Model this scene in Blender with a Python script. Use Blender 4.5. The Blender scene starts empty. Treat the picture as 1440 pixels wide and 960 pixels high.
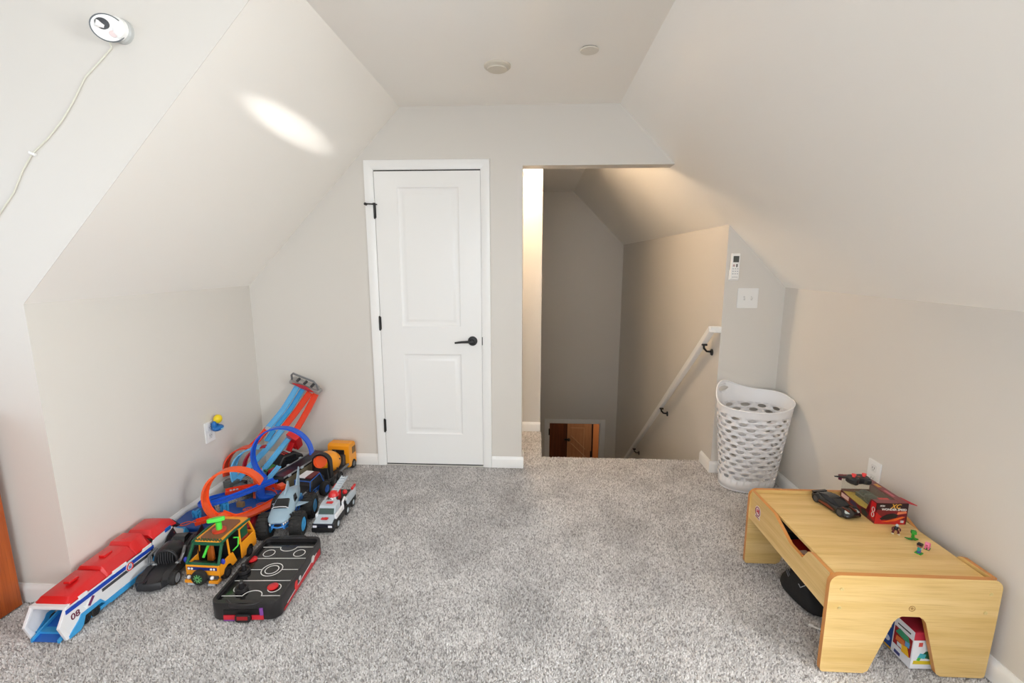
import bpy, bmesh, math, random
import numpy as np
from mathutils import Vector, Matrix

# ------------------------------------------------------------------ camera, world, lights, exposure
SC = bpy.context.scene
COL = SC.collection
R = math.radians
XL, XR, XA, XB = -1.995, 1.641, -0.884, 0.520      # knee walls and edges of the flat ceiling
ZK, ZC = 1.298, 2.443                              # knee wall and ceiling heights
D, DT = 3.136, 3.256                               # back wall front and back faces
Y0, YF, YN = 1.698, 6.784, -1.9                    # dormer cheek, far stair wall, wall behind the camera
XS, XO, ZO = 1.2465, -0.091, 2.076                 # stair wall, left side and head of the opening
SLOPE = (ZC - ZK) / (XR - XB)

def make_camera():
    p, y, r = R(9.804), R(-2.921), R(0.037)
    F = Vector((math.sin(y) * math.cos(p), math.cos(y) * math.cos(p), -math.sin(p)))
    R0 = Vector((math.cos(y), -math.sin(y), 0)); U0 = R0.cross(F)
    Rv = R0 * math.cos(r) + U0 * math.sin(r); Uv = -R0 * math.sin(r) + U0 * math.cos(r)
    m = Matrix(((Rv.x, Uv.x, -F.x), (Rv.y, Uv.y, -F.y), (Rv.z, Uv.z, -F.z)))
    cd = bpy.data.cameras.new('camera'); cd.sensor_width = 36; cd.lens = 648.59 / 1440 * 36
    cd.clip_start = 0.05
    o = bpy.data.objects.new('camera', cd); COL.objects.link(o)
    o.matrix_world = Matrix.Translation((0, 0, 1.4623)) @ m.to_4x4()
    SC.camera = o
make_camera()

w = bpy.data.worlds.new('world'); SC.world = w; w.use_nodes = True
bg = w.node_tree.nodes['Background']; bg.inputs[0].default_value = (0.72, 0.84, 1.0, 1); bg.inputs[1].default_value = 1.6

def area(name, loc, target, sx, sy, power, col):
    l = bpy.data.lights.new(name, 'AREA'); l.shape = 'RECTANGLE'; l.size = sx; l.size_y = sy
    l.energy = power; l.color = col
    o = bpy.data.objects.new(name, l); COL.objects.link(o); o.location = loc
    o.rotation_euler = (Vector(target) - Vector(loc)).to_track_quat('-Z', 'Y').to_euler()
    return o
area('window_light', (-0.35, YN + 0.12, 1.45), (-0.3, 4, 1.6), 1.9, 1.6, 28, (0.95, 0.98, 1.0))
area('added_right_light', (2.72, 0.0, 1.5), (-1.2, 2.2, 1.8), 1.5, 1.3, 74, (0.96, 0.985, 1.0))  # added light from the right, set at a supposed, unseen window
area('left_dormer_window_light', (-3.0, 0.2, 1.5), (3, 1.3, 1.6), 1.5, 1.3, 1.5, (0.93, 0.97, 1.0))
# sunlight glinting off something outside, a thin beam through the gable window along the left slope
sp = bpy.data.lights.new('sun_glint', 'SPOT'); sp.energy = 1900; sp.spot_size = R(2.3); sp.spot_blend = 1.0; sp.shadow_soft_size = 0.01; sp.color = (1.0, 0.97, 0.92)
so = bpy.data.objects.new('sun_glint', sp); COL.objects.link(so); so.location = (-0.55, -1.95, 1.72)
so.rotation_euler = (Vector((-1.205, 2.36, 2.112)) - so.location).to_track_quat('-Z', 'Y').to_euler()

SC.view_settings.view_transform = 'Standard'
SC.view_settings.look = 'None'
SC.view_settings.gamma = 1
SC.view_settings.exposure = 0.44
SC.view_settings.use_curve_mapping = False
SC.cycles.max_bounces = 8
SC.cycles.diffuse_bounces = 6

# ------------------------------------------------------------------ helpers
def lin(c):
    return tuple(((v / 255) / 12.92 if v / 255 <= 0.04045 else ((v / 255 + 0.055) / 1.055) ** 2.4) for v in c)
MATS = {}
def M(name, rgb, rough=0.5, metal=0.0, bump=0.0, bscale=200.0, coat=0.0, emit=0.0, alpha=1.0, trans=0.0):
    if name in MATS: return MATS[name]
    m = bpy.data.materials.new(name); m.use_nodes = True; MATS[name] = m
    b = m.node_tree.nodes['Principled BSDF']; c = lin(rgb) + (1,)
    b.inputs['Base Color'].default_value = c; b.inputs['Roughness'].default_value = rough
    b.inputs['Metallic'].default_value = metal; b.inputs['Coat Weight'].default_value = coat
    b.inputs['Transmission Weight'].default_value = trans; b.inputs['Alpha'].default_value = alpha
    if emit: b.inputs['Emission Color'].default_value = c; b.inputs['Emission Strength'].default_value = emit
    m.diffuse_color = c
    if bump:
        N = m.node_tree.nodes; L = m.node_tree.links
        tc = N.new('ShaderNodeTexCoord'); n = N.new('ShaderNodeTexNoise'); n.inputs['Scale'].default_value = bscale
        n.inputs['Detail'].default_value = 3; bp = N.new('ShaderNodeBump'); bp.inputs['Strength'].default_value = bump
        bp.inputs['Distance'].default_value = 0.002
        L.new(tc.outputs['Object'], n.inputs['Vector']); L.new(n.outputs['Fac'], bp.inputs['Height'])
        L.new(bp.outputs['Normal'], b.inputs['Normal'])
    return m

def wood_mat(name, c1, c2, c3, axis='X', rough=0.4, scale=1.0):
    m = bpy.data.materials.new(name); m.use_nodes = True; MATS[name] = m
    N = m.node_tree.nodes; L = m.node_tree.links; b = N['Principled BSDF']; b.inputs['Roughness'].default_value = rough
    tc = N.new('ShaderNodeTexCoord')
    def layer(sl, sc, det):
        mp = N.new('ShaderNodeMapping'); s = [sc, sc, sc]; s['XYZ'.index(axis)] = sl
        mp.inputs['Scale'].default_value = s
        n = N.new('ShaderNodeTexNoise'); n.inputs['Scale'].default_value = 1; n.inputs['Detail'].default_value = det
        L.new(tc.outputs['Object'], mp.inputs['Vector']); L.new(mp.outputs['Vector'], n.inputs['Vector'])
        return n.outputs['Fac']
    a = layer(1.6 * scale, 26 * scale, 4); f = layer(7 * scale, 260 * scale, 2)
    r1 = N.new('ShaderNodeValToRGB'); r1.color_ramp.elements[0].position = 0.34; r1.color_ramp.elements[1].position = 0.66
    r1.color_ramp.elements[0].color = lin(c1) + (1,); r1.color_ramp.elements[1].color = lin(c2) + (1,)
    mx = N.new('ShaderNodeMix'); mx.data_type = 'RGBA'; mx.blend_type = 'MIX'
    mr = N.new('ShaderNodeMapRange'); mr.inputs[1].default_value = 0.5; mr.inputs[2].default_value = 0.75
    mr.inputs[3].default_value = 0; mr.inputs[4].default_value = 0.6
    L.new(a, r1.inputs[0]); L.new(f, mr.inputs[0]); L.new(mr.outputs[0], mx.inputs[0])
    L.new(r1.outputs[0], mx.inputs[6]); mx.inputs[7].default_value = lin(c3) + (1,)
    L.new(mx.outputs[2], b.inputs['Base Color'])
    return m

class MB:
    """collects boxes, prisms, lathes and swept bars; build() links them as one mesh object"""
    def __init__(s): s.v = []; s.f = []; s.mi = []; s.T = Matrix.Identity(4); s.m = 0
    def at(s, loc=(0, 0, 0), rot=(0, 0, 0)):
        s.T = Matrix.Translation(loc) @ Matrix.Rotation(rot[2], 4, 'Z') @ Matrix.Rotation(rot[1], 4, 'Y') @ Matrix.Rotation(rot[0], 4, 'X'); return s
    def add(s, vs, fs):
        o = len(s.v); s.v += [tuple(s.T @ Vector(p)) for p in vs]
        s.f += [tuple(i + o for i in f) for f in fs]; s.mi += [s.m] * len(fs); return s
    def box(s, c, d, taper=None):
        x, y, z = c; a, b, h = d[0] / 2, d[1] / 2, d[2] / 2; t = taper or (1, 1)
        vs = [(x - a, y - b, z - h), (x + a, y - b, z - h), (x + a, y + b, z - h), (x - a, y + b, z - h),
              (x - a * t[0], y - b * t[1], z + h), (x + a * t[0], y - b * t[1], z + h), (x + a * t[0], y + b * t[1], z + h), (x - a * t[0], y + b * t[1], z + h)]
        return s.add(vs, [(3, 2, 1, 0), (4, 5, 6, 7), (0, 1, 5, 4), (1, 2, 6, 5), (2, 3, 7, 6), (3, 0, 4, 7)])
    def b2(s, x0, x1, y0, y1, z0, z1):
        return s.box(((x0 + x1) / 2, (y0 + y1) / 2, (z0 + z1) / 2), (x1 - x0, y1 - y0, z1 - z0))
    def prism(s, poly, axis, a, b):
        """2D polygon extruded along axis from a to b. axis x: (y,z); y: (x,z); z: (x,y)"""
        def P(p, t): return {'x': (t, p[0], p[1]), 'y': (p[0], t, p[1]), 'z': (p[0], p[1], t)}[axis]
        ar = sum(poly[i][0] * poly[(i + 1) % len(poly)][1] - poly[(i + 1) % len(poly)][0] * poly[i][1] for i in range(len(poly)))
        poly = list(poly) if ar > 0 else list(poly)[::-1]
        if axis == 'y': poly = poly[::-1]
        if a > b: a, b = b, a
        n = len(poly); vs = [P(p, a) for p in poly] + [P(p, b) for p in poly]
        return s.add(vs, [tuple(range(n))[::-1], tuple(range(n, 2 * n))] + [(i, (i + 1) % n, n + (i + 1) % n, n + i) for i in range(n)])
    def loft(s, rings, caps=True, closed=False):
        n = len(rings[0]); vs = [p for r in rings for p in r]; fs = []
        k = len(rings)
        for j in range(k if closed else k - 1):
            j2 = (j + 1) % k
            for i in range(n): fs.append((j * n + i, j * n + (i + 1) % n, j2 * n + (i + 1) % n, j2 * n + i))
        if caps and not closed: fs += [tuple(range(n))[::-1], tuple(range((k - 1) * n, k * n))]
        return s.add(vs, fs)
    def lathe(s, prof, n=20, axis='z', c=(0, 0, 0), caps=True):
        """prof: list of (radius, height)"""
        rings = []
        for r, h in prof:
            ring = []
            for i in range(n):
                a = 2 * math.pi * i / n; u, v = r * math.cos(a), r * math.sin(a)
                ring.append({'z': (c[0] + u, c[1] + v, c[2] + h), 'y': (c[0] + v, c[1] + h, c[2] + u), 'x': (c[0] + h, c[1] + u, c[2] + v)}[axis])
            rings.append(ring)
        return s.loft(rings, caps)
    def cyl(s, p0, p1, r0, r1=None, n=14):
        return s.tube([p0, p1], r0, n, radii=[r0, r0 if r1 is None else r1])
    def tube(s, path, r, n=8, radii=None, closed=False):
        pr = [(math.cos(2 * math.pi * i / n), math.sin(2 * math.pi * i / n)) for i in range(n)]
        return s.sweep(path, pr, scales=radii or [r] * len(path), closed=closed)
    def sweep(s, path, prof, scales=None, up=None, closed=False):
        """closed 2D profile (side, up) carried along the path"""
        P = [Vector(p) for p in path]; n = len(P); rings = []; prev = None
        for i in range(n):
            if closed: t = P[(i + 1) % n] - P[i - 1]
            else: t = P[min(i + 1, n - 1)] - P[max(i - 1, 0)]
            t.normalize()
            u = Vector(up[i] if isinstance(up, list) else up) if up is not None else (prev if prev is not None else (Vector((0, 0, 1)) if abs(t.z) < 0.9 else Vector((1, 0, 0))))
            u = u - t * u.dot(t)
            if u.length < 1e-6: u = Vector((1, 0, 0)) - t * t.x
            u.normalize(); prev = u; sd = t.cross(u); k = scales[i] if scales else 1
            rings.append([tuple(P[i] + sd * a * k + u * b * k) for a, b in prof])
        return s.loft(rings, True, closed)
    def sphere(s, c, r, n=14, k=8):
        r = r if isinstance(r, (tuple, list)) else (r, r, r)
        rings = []
        for j in range(1, k):
            t = math.pi * j / k - math.pi / 2
            rings.append([(c[0] + r[0] * math.cos(t) * math.cos(2 * math.pi * i / n), c[1] + r[1] * math.cos(t) * math.sin(2 * math.pi * i / n), c[2] + r[2] * math.sin(t)) for i in range(n)])
        return s.loft(rings)
    def hull(s, pts):
        bm = bmesh.new()
        for p in pts: bm.verts.new(p)
        r = bmesh.ops.convex_hull(bm, input=bm.verts)
        bmesh.ops.delete(bm, geom=[g for g in r['geom_interior'] if isinstance(g, bmesh.types.BMVert)], context='VERTS')
        bm.verts.index_update(); bmesh.ops.dissolve_limit(bm, angle_limit=0.02, verts=bm.verts, edges=bm.edges)
        bm.verts.index_update()
        vs = [tuple(v.co) for v in bm.verts]; fs = [tuple(v.index for v in f.verts) for f in bm.faces]; bm.free()
        return s.add(vs, fs)
    def build(s, name, mat, parent=None, bevel=0.0, seg=2, angle=35, loc=None, rot=None, smooth=True, sub=0):
        me = bpy.data.meshes.new(name); me.from_pydata(s.v, [], s.f)
        ml = mat if isinstance(mat, (list, tuple)) else [mat]
        for m in ml: me.materials.append(m)
        if len(ml) > 1: me.polygons.foreach_set('material_index', s.mi)
        bm = bmesh.new(); bm.from_mesh(me); bmesh.ops.recalc_face_normals(bm, faces=bm.faces); bm.to_mesh(me); bm.free()
        if smooth:
            me.polygons.foreach_set('use_smooth', [True] * len(me.polygons)); me.set_sharp_from_angle(angle=R(angle))
        me.update()
        o = bpy.data.objects.new(name, me); COL.objects.link(o)
        if parent: o.parent = parent
        if loc: o.location = loc
        if rot: o.rotation_euler = rot
        if bevel:
            b = o.modifiers.new('bevel', 'BEVEL'); b.width = bevel; b.segments = seg; b.limit_method = 'ANGLE'; b.angle_limit = R(30)
            b.harden_normals = True
        if sub:
            b = o.modifiers.new('sub', 'SUBSURF'); b.levels = sub; b.render_levels = sub
        return o

def tag(o, label, cat=None, group=None):
    o['label'] = label
    if cat: o['category'] = cat
    if group: o['group'] = group
    return o
def thing(name, label, cat, loc=(0, 0, 0), rz=0.0, group=None):
    o = bpy.data.objects.new(name, None); COL.objects.link(o); o.empty_display_size = 0.05
    o.location = loc; o.rotation_euler = (0, 0, rz); return tag(o, label, cat, group)
def struct(o): o['kind'] = 'structure'; return o
def dup(o, parent=None):
    c = o.copy(); COL.objects.link(c)
    if parent: c.parent = parent
    return c
def arc(c, r, a0, a1, n): return [(c[0] + r * math.cos(R(a0 + (a1 - a0) * i / n)), c[1] + r * math.sin(R(a0 + (a1 - a0) * i / n))) for i in range(n + 1)]
def rrect(x0, x1, y0, y1, r, n=4):
    r = r if isinstance(r, (list, tuple)) else [r] * 4
    P = []
    for (cx, cy, a, k) in ((x1 - r[0], y0 + r[0], -90, r[0]), (x1 - r[1], y1 - r[1], 0, r[1]), (x0 + r[2], y1 - r[2], 90, r[2]), (x0 + r[3], y0 + r[3], 180, r[3])):
        P += arc((cx, cy), k, a, a + 90, n) if k > 1e-6 else [(cx, cy)]
    return P
def text(name, s, size, mat, parent, loc, rot, ext=0.0006, align='CENTER', sx=1.0, font_shear=0.0):
    cu = bpy.data.curves.new(name, 'FONT'); cu.body = s; cu.size = size; cu.extrude = ext; cu.align_x = align; cu.align_y = 'CENTER'
    cu.shear = font_shear; cu.offset = size * 0.012; cu.resolution_u = 3
    o = bpy.data.objects.new(name, cu); COL.objects.link(o); cu.materials.append(mat)
    dg = bpy.context.evaluated_depsgraph_get(); me = bpy.data.meshes.new_from_object(o.evaluated_get(dg))
    bpy.data.objects.remove(o)
    q = bpy.data.objects.new(name, me); COL.objects.link(q); q.parent = parent; q.location = loc; q.rotation_euler = rot; q.scale = (sx, 1, 1)
    return q

WALL = M('wall_paint', (220, 216, 209), 0.42, bump=0.05, bscale=350)
CEIL = M('ceiling_paint', (251, 248, 242), 0.32, bump=0.03, bscale=250)
TRIM = M('white_trim_paint', (243, 243, 241), 0.3)
BLACK = M('black_metal', (22, 21, 21), 0.4)
WHITE_P = M('white_plastic', (240, 240, 238), 0.35)

# ------------------------------------------------------------------ the room
def floor_and_pile():
    m = bpy.data.materials.new('carpet'); m.use_nodes = True; N = m.node_tree.nodes; L = m.node_tree.links
    b = N['Principled BSDF']; b.inputs['Roughness'].default_value = 0.95; b.inputs['Specular IOR Level'].default_value = 0.1
    g = N.new('ShaderNodeNewGeometry'); r = N.new('ShaderNodeValToRGB'); cr = r.color_ramp
    cr.elements[0].position = 0.0; cr.elements[0].color = lin((163, 159, 158)) + (1,)
    cr.elements[1].position = 1.0; cr.elements[1].color = lin((254, 252, 251)) + (1,)
    e = cr.elements.new(0.3); e.color = lin((214, 210, 208)) + (1,)
    e = cr.elements.new(0.7); e.color = lin((236, 232, 230)) + (1,)
    tc = N.new('ShaderNodeTexCoord'); n = N.new('ShaderNodeTexNoise'); n.inputs['Scale'].default_value = 3.2; n.inputs['Detail'].default_value = 5
    n.inputs['Roughness'].default_value = 0.65; n.inputs['Distortion'].default_value = 0.6
    mr = N.new('ShaderNodeMapRange'); mr.inputs[1].default_value = 0.35; mr.inputs[2].default_value = 0.6; mr.inputs[3].default_value = 0.76; mr.inputs[4].default_value = 1.0
    mx = N.new('ShaderNodeMix'); mx.data_type = 'RGBA'; mx.blend_type = 'MULTIPLY'; mx.inputs[0].default_value = 1
    L.new(g.outputs['Random Per Island'], r.inputs[0]); L.new(tc.outputs['Object'], n.inputs['Vector']); L.new(n.outputs['Fac'], mr.inputs[0])
    L.new(r.outputs[0], mx.inputs[6]); L.new(mr.outputs[0], mx.inputs[7]); L.new(mx.outputs[2], b.inputs['Base Color'])
    base = M('carpet_backing', (150, 144, 136), 0.95)
    mb = MB()
    mb.b2(-3.2, XR + 0.1, YN - 0.1, D, -0.2, -0.012)
    mb.b2(-0.65, XS + 0.1, D, 3.33, -0.2, -0.012); mb.b2(-0.65, 0.055, 3.33, 3.875, -0.2, -0.012)
    struct(mb.build('floor', base))
    rng = np.random.default_rng(7); s = 0.0060
    X, Y = np.meshgrid(np.arange(-2.9, XR, s), np.arange(0.55, 3.875, s * 0.9))
    X = (X + rng.uniform(-0.45, 0.45, X.shape) * s).ravel(); Y = (Y + rng.uniform(-0.45, 0.45, Y.shape) * s).ravel()
    k = ((Y < D - 0.012) & ((X > XL + 0.012) | (Y < Y0 - 0.012)) & (X < XR - 0.012)) | ((Y >= D - 0.012) & (Y < 3.335) & (X > XO + 0.01) & (X < XS - 0.01)) | ((Y >= 3.25) & (Y < 3.86) & (X > -0.5) & (X < 0.056))
    k &= (np.abs(X) < 0.62 + 0.8 * Y + 0.9)
    X = X[k]; Y = Y[k]; n_ = len(X)
    a = rng.uniform(0, 2 * math.pi, n_); rad = rng.uniform(0.0042, 0.0066, n_); hh = rng.uniform(-0.005, 0.0005, n_)
    lx = rng.normal(0, 0.003, n_); ly = rng.normal(-0.001, 0.003, n_)
    V = np.zeros((n_, 4, 3), np.float32)
    for i in range(3):
        V[:, i, 0] = X + rad * np.cos(a + i * 2.0944); V[:, i, 1] = Y + rad * np.sin(a + i * 2.0944); V[:, i, 2] = -0.0125
    V[:, 3, 0] = X + lx; V[:, 3, 1] = Y + ly; V[:, 3, 2] = hh
    me = bpy.data.meshes.new('carpet_pile'); me.vertices.add(n_ * 4); me.vertices.foreach_set('co', V.ravel())
    F = np.array([[0, 1, 3], [1, 2, 3], [2, 0, 3]]); F = (F[None] + 4 * np.arange(n_)[:, None, None]).reshape(-1)
    me.loops.add(len(F)); me.loops.foreach_set('vertex_index', F.astype(np.int32))
    me.polygons.add(n_ * 3); me.polygons.foreach_set('loop_start', np.arange(0, len(F), 3, dtype=np.int32))
    me.update(calc_edges=True); me.materials.append(m)
    o = bpy.data.objects.new('carpet_pile', me); COL.objects.link(o); o['kind'] = 'stuff'
    tag(o, 'speckled light grey cut pile carpet across the attic floor', 'carpet')
floor_and_pile()

def room():
    # back wall with the opening to the stairs, and the strip beside the stair wall
    xo2 = XB + (ZC - ZO) / SLOPE
    mb = MB()
    mb.prism([(XO, -0.2), (XO, ZO), (XB + (ZC - ZO) / SLOPE, ZO), (XB, ZC), (XA, ZC), (XL, ZK), (XL, -0.2)], 'y', D, DT)
    mb.prism([(XS, -0.2), (XR, -0.2), (XR, ZK), (XS, ZC - (XS - XB) * SLOPE)], 'y', D, DT)
    struct(mb.build('wall_back', WALL))
    mb = MB(); mb.b2(XL - 0.12, XL, Y0 + 0.002, D + 0.12, -0.2, ZK); struct(mb.build('wall_left', WALL))
    mb = MB(); mb.b2(XR, XR + 0.12, 0.902, D + 0.12, -0.2, ZK); mb.b2(XR, XR + 0.12, YN - 0.1, -0.9, -0.2, ZC); struct(mb.build('wall_right', WALL))
    # dormer cheek wall: faces the camera, its right edge is the slope of the ceiling
    mb = MB(); mb.prism([(-3.2, -0.2), (XL, -0.2), (XL, ZK), (XA, ZC), (XA, ZC + 0.1), (-3.2, ZC + 0.1)], 'y', Y0, Y0 + 0.002); struct(mb.build('wall_dormer', WALL))
    n = 0.1
    mb = MB(); mb.b2(-3.25, XB, YN - 0.1, Y0 + 0.1, ZC, ZC + n); mb.b2(XB, 2.95, YN - 0.1, 0.9, ZC, ZC + n); mb.b2(XA - 0.02, XB, Y0, YF + 0.1, ZC, ZC + n); struct(mb.build('ceiling', CEIL))
    mb = MB(); mb.prism([(XL, ZK), (XA, ZC), (XA, ZC + n), (XL - 0.12, ZC + n), (XL - 0.12, ZK)], 'y', Y0 + 0.002, D + 0.12); struct(mb.build('ceiling_slope_left', CEIL))
    mb = MB(); mb.prism([(XR, ZK), (XB, ZC), (XB, ZC + n), (XR + 0.12, ZC + n), (XR + 0.12, ZK)], 'y', 0.902, YF + 0.1); struct(mb.build('ceiling_slope_right', CEIL))
    # behind the camera: gable wall with a wide window, and the dormer with its window
    mb = MB(); wx0, wx1, wz0, wz1 = -1.35, 0.65, 0.6, 2.3
    mb.b2(-3.2, wx0, YN - 0.1, YN, -0.2, ZC); mb.b2(wx1, XR, YN - 0.1, YN, -0.2, ZC); mb.b2(wx0, wx1, YN - 0.1, YN, -0.2, wz0); mb.b2(wx0, wx1, YN - 0.1, YN, wz1, ZC)
    struct(mb.build('wall_front', WALL))
    mb = MB()
    for (a, b, c, d) in ((wx0, wx0 + 0.05, wz0, wz1), (wx1 - 0.05, wx1, wz0, wz1), (wx0, wx1, wz0, wz0 + 0.05), (wx0, wx1, wz1 - 0.05, wz1), (-0.38, -0.32, wz0, wz1)):
        mb.b2(a, b, YN - 0.09, YN - 0.02, c, d)
    struct(mb.build('window_1', TRIM))
    mb = MB(); X = -3.15
    mb.b2(X - 0.1, X, YN - 0.1, -0.6, -0.2, ZC); mb.b2(X - 0.1, X, 1.0, Y0 + 0.1, -0.2, ZC); mb.b2(X - 0.1, X, -0.6, 1.0, -0.2, 0.8); mb.b2(X - 0.1, X, -0.6, 1.0, 2.2, ZC)
    struct(mb.build('wall_dormer_front', WALL))
    mb = MB()
    for (a, b, c, d) in ((-0.6, -0.55, 0.8, 2.2), (0.95, 1.0, 0.8, 2.2), (-0.6, 1.0, 0.8, 0.85), (-0.6, 1.0, 2.15, 2.2), (-0.6, 1.0, 1.48, 1.52)): mb.b2(X - 0.08, X - 0.02, a, b, c, d)
    struct(mb.build('window_2', TRIM))
    X = 2.85; mb = MB(); mb.b2(X, X + 0.1, -0.9, -0.7, -0.2, ZC); mb.b2(X, X + 0.1, 0.7, 0.9, -0.2, ZC); mb.b2(X, X + 0.1, -0.7, 0.7, -0.2, 0.8); mb.b2(X, X + 0.1, -0.7, 0.7, 2.2, ZC)  # supposed dormer out of view, added to let light in from the right
    mb.b2(XR, X + 0.1, -1.0, -0.9, -0.2, ZC); mb.prism([(XR, -0.2), (X + 0.1, -0.2), (X + 0.1, ZC + 0.1), (XB, ZC + 0.1), (XB, ZC), (XR, ZK)], 'y', 0.9, 0.902); mb.b2(XR, X, -0.9, 0.9, -0.2, -0.012)
    struct(mb.build('wall_added_dormer', WALL))
    mb = MB()  # unseen window frame of the added dormer
    for (a, b, c, d) in ((-0.7, -0.65, 0.8, 2.2), (0.65, 0.7, 0.8, 2.2), (-0.7, 0.7, 0.8, 0.85), (-0.7, 0.7, 2.15, 2.2), (-0.7, 0.7, 1.48, 1.52)): mb.b2(X + 0.02, X + 0.08, a, b, c, d)
    struct(mb.build('window_added', TRIM))
    # stairwell
    zb = -3.0
    mb = MB(); mb.b2(XS, XS + 0.12, DT, YF + 0.1, zb, ZC - (XS - XB) * SLOPE + 0.0); mb.b2(XS, XS + 0.12, D + 0.13, DT + 0.01, zb, -0.2); struct(mb.build('wall_stair_right', WALL))
    mb = MB(); mb.b2(-0.05, 0.05, 3.975, YF, zb, ZC); mb.b2(-0.05, 0.055, 3.33, 3.975, zb, -0.2); struct(mb.build('wall_stair_left', WALL))
    mb = MB(); mb.b2(-0.65, 0.05, 3.875, 3.975, -0.2, ZC); struct(mb.build('wall_landing', WALL))
    mb = MB(); mb.b2(-0.65, -0.55, DT, 3.975, -0.2, ZC); struct(mb.build('wall_closet', WALL))
    mb = MB(); mb.b2(0.0, XS, 3.23, 3.33, zb, -0.2); struct(mb.build('wall_stair_end', WALL))
    mb = MB(); mb.b2(-1.3, 0.222, YF, YF + 0.1, zb, ZC); mb.b2(1.013, 2.2, YF, YF + 0.1, zb, ZC); mb.b2(0.222, 1.013, YF, YF + 0.1, -0.965, ZC); struct(mb.build('wall_far', WALL))
    # stairs down
    st = bpy.data.objects.new('stairs', None); COL.objects.link(st); st['kind'] = 'structure'; st['label'] = 'carpeted stairs going down'
    cm = M('stair_carpet', (196, 190, 182), 0.95, bump=0.6, bscale=300)
    first = None
    for i in range(14):
        if first is None:
            mb = MB(); mb.prism([(0, -0.2), (0, 0), (0.21, 0), (0.235, -0.008), (0.235, -0.03), (0.215, -0.04), (0.215, -0.2)], 'x', 0.056, XS - 0.002); first = mb.build('step', cm, st); o = first
        else: o = dup(first, st)
        o.location = (0, 3.34 + 0.22 * i, -0.2 * (i + 1))
    mb = MB(); mb.b2(-1.3, 2.2, 6.42, 9.0, -3.1, -3.0); struct(mb.build('floor_lower_hall', M('hall_floor', (150, 120, 90), 0.5)))
    hm = M('hall_paint', (205, 190, 170), 0.6)
    mb = MB(); mb.b2(-1.3, -1.2, YF + 0.1, 8.9, -3, -0.5); mb.b2(2.1, 2.2, YF + 0.1, 8.9, -3, -0.5); mb.b2(-1.3, 2.2, 7.95, 8.9, -3, -0.5); struct(mb.build('wall_lower_hall', hm))
    mb = MB(); mb.b2(-1.3, 2.2, YF + 0.1, 8.9, -0.55, -0.45); struct(mb.build('ceiling_lower_hall', hm))
room()

def trims():
    def base(name, path, out):
        # path in xy, profile (outward, up)
        mb = MB(); pr = [(0, 0), (0.014, 0), (0.014, 0.062), (0.011, 0.070), (0.006, 0.076), (0.004, 0.083), (0, 0.083)]
        for (p, q) in zip(path[:-1], path[1:]):
            a, b = Vector(p), Vector(q); t = (b - a).normalized(); nrm = Vector((t.y, -t.x)) * out
            rings = [[(c.x + nrm.x * u, c.y + nrm.y * u, v - 0.006) for u, v in pr] for c in (a - t * 0.0, b + t * 0.0)]
            mb.loft(rings)
        return struct(mb.build(name, TRIM))
    base('baseboard_left', [(XL, Y0), (XL, D)], 1)
    base('baseboard_right', [(XR, 0.9), (XR, D)], -1)
    base('baseboard_back', [(XL, D), (-1.139, D)], 1)
    base('baseboard_back', [(-0.304, D), (XO + 0.014, D)], 1)
    base('baseboard_jamb', [(XO, D), (XO, DT + 0.014)], 1)
    base('baseboard_landing', [(-0.55, 3.875), (0.05, 3.875)], 1)
    base('baseboard_stair', [(XS, D), (XS, 3.32)], -1)
    base('baseboard_back', [(XS - 0.014, D), (XR, D)], 1)
    base('baseboard_dormer', [(-3.15, Y0), (XL, Y0)], 1)
trims()

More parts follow.
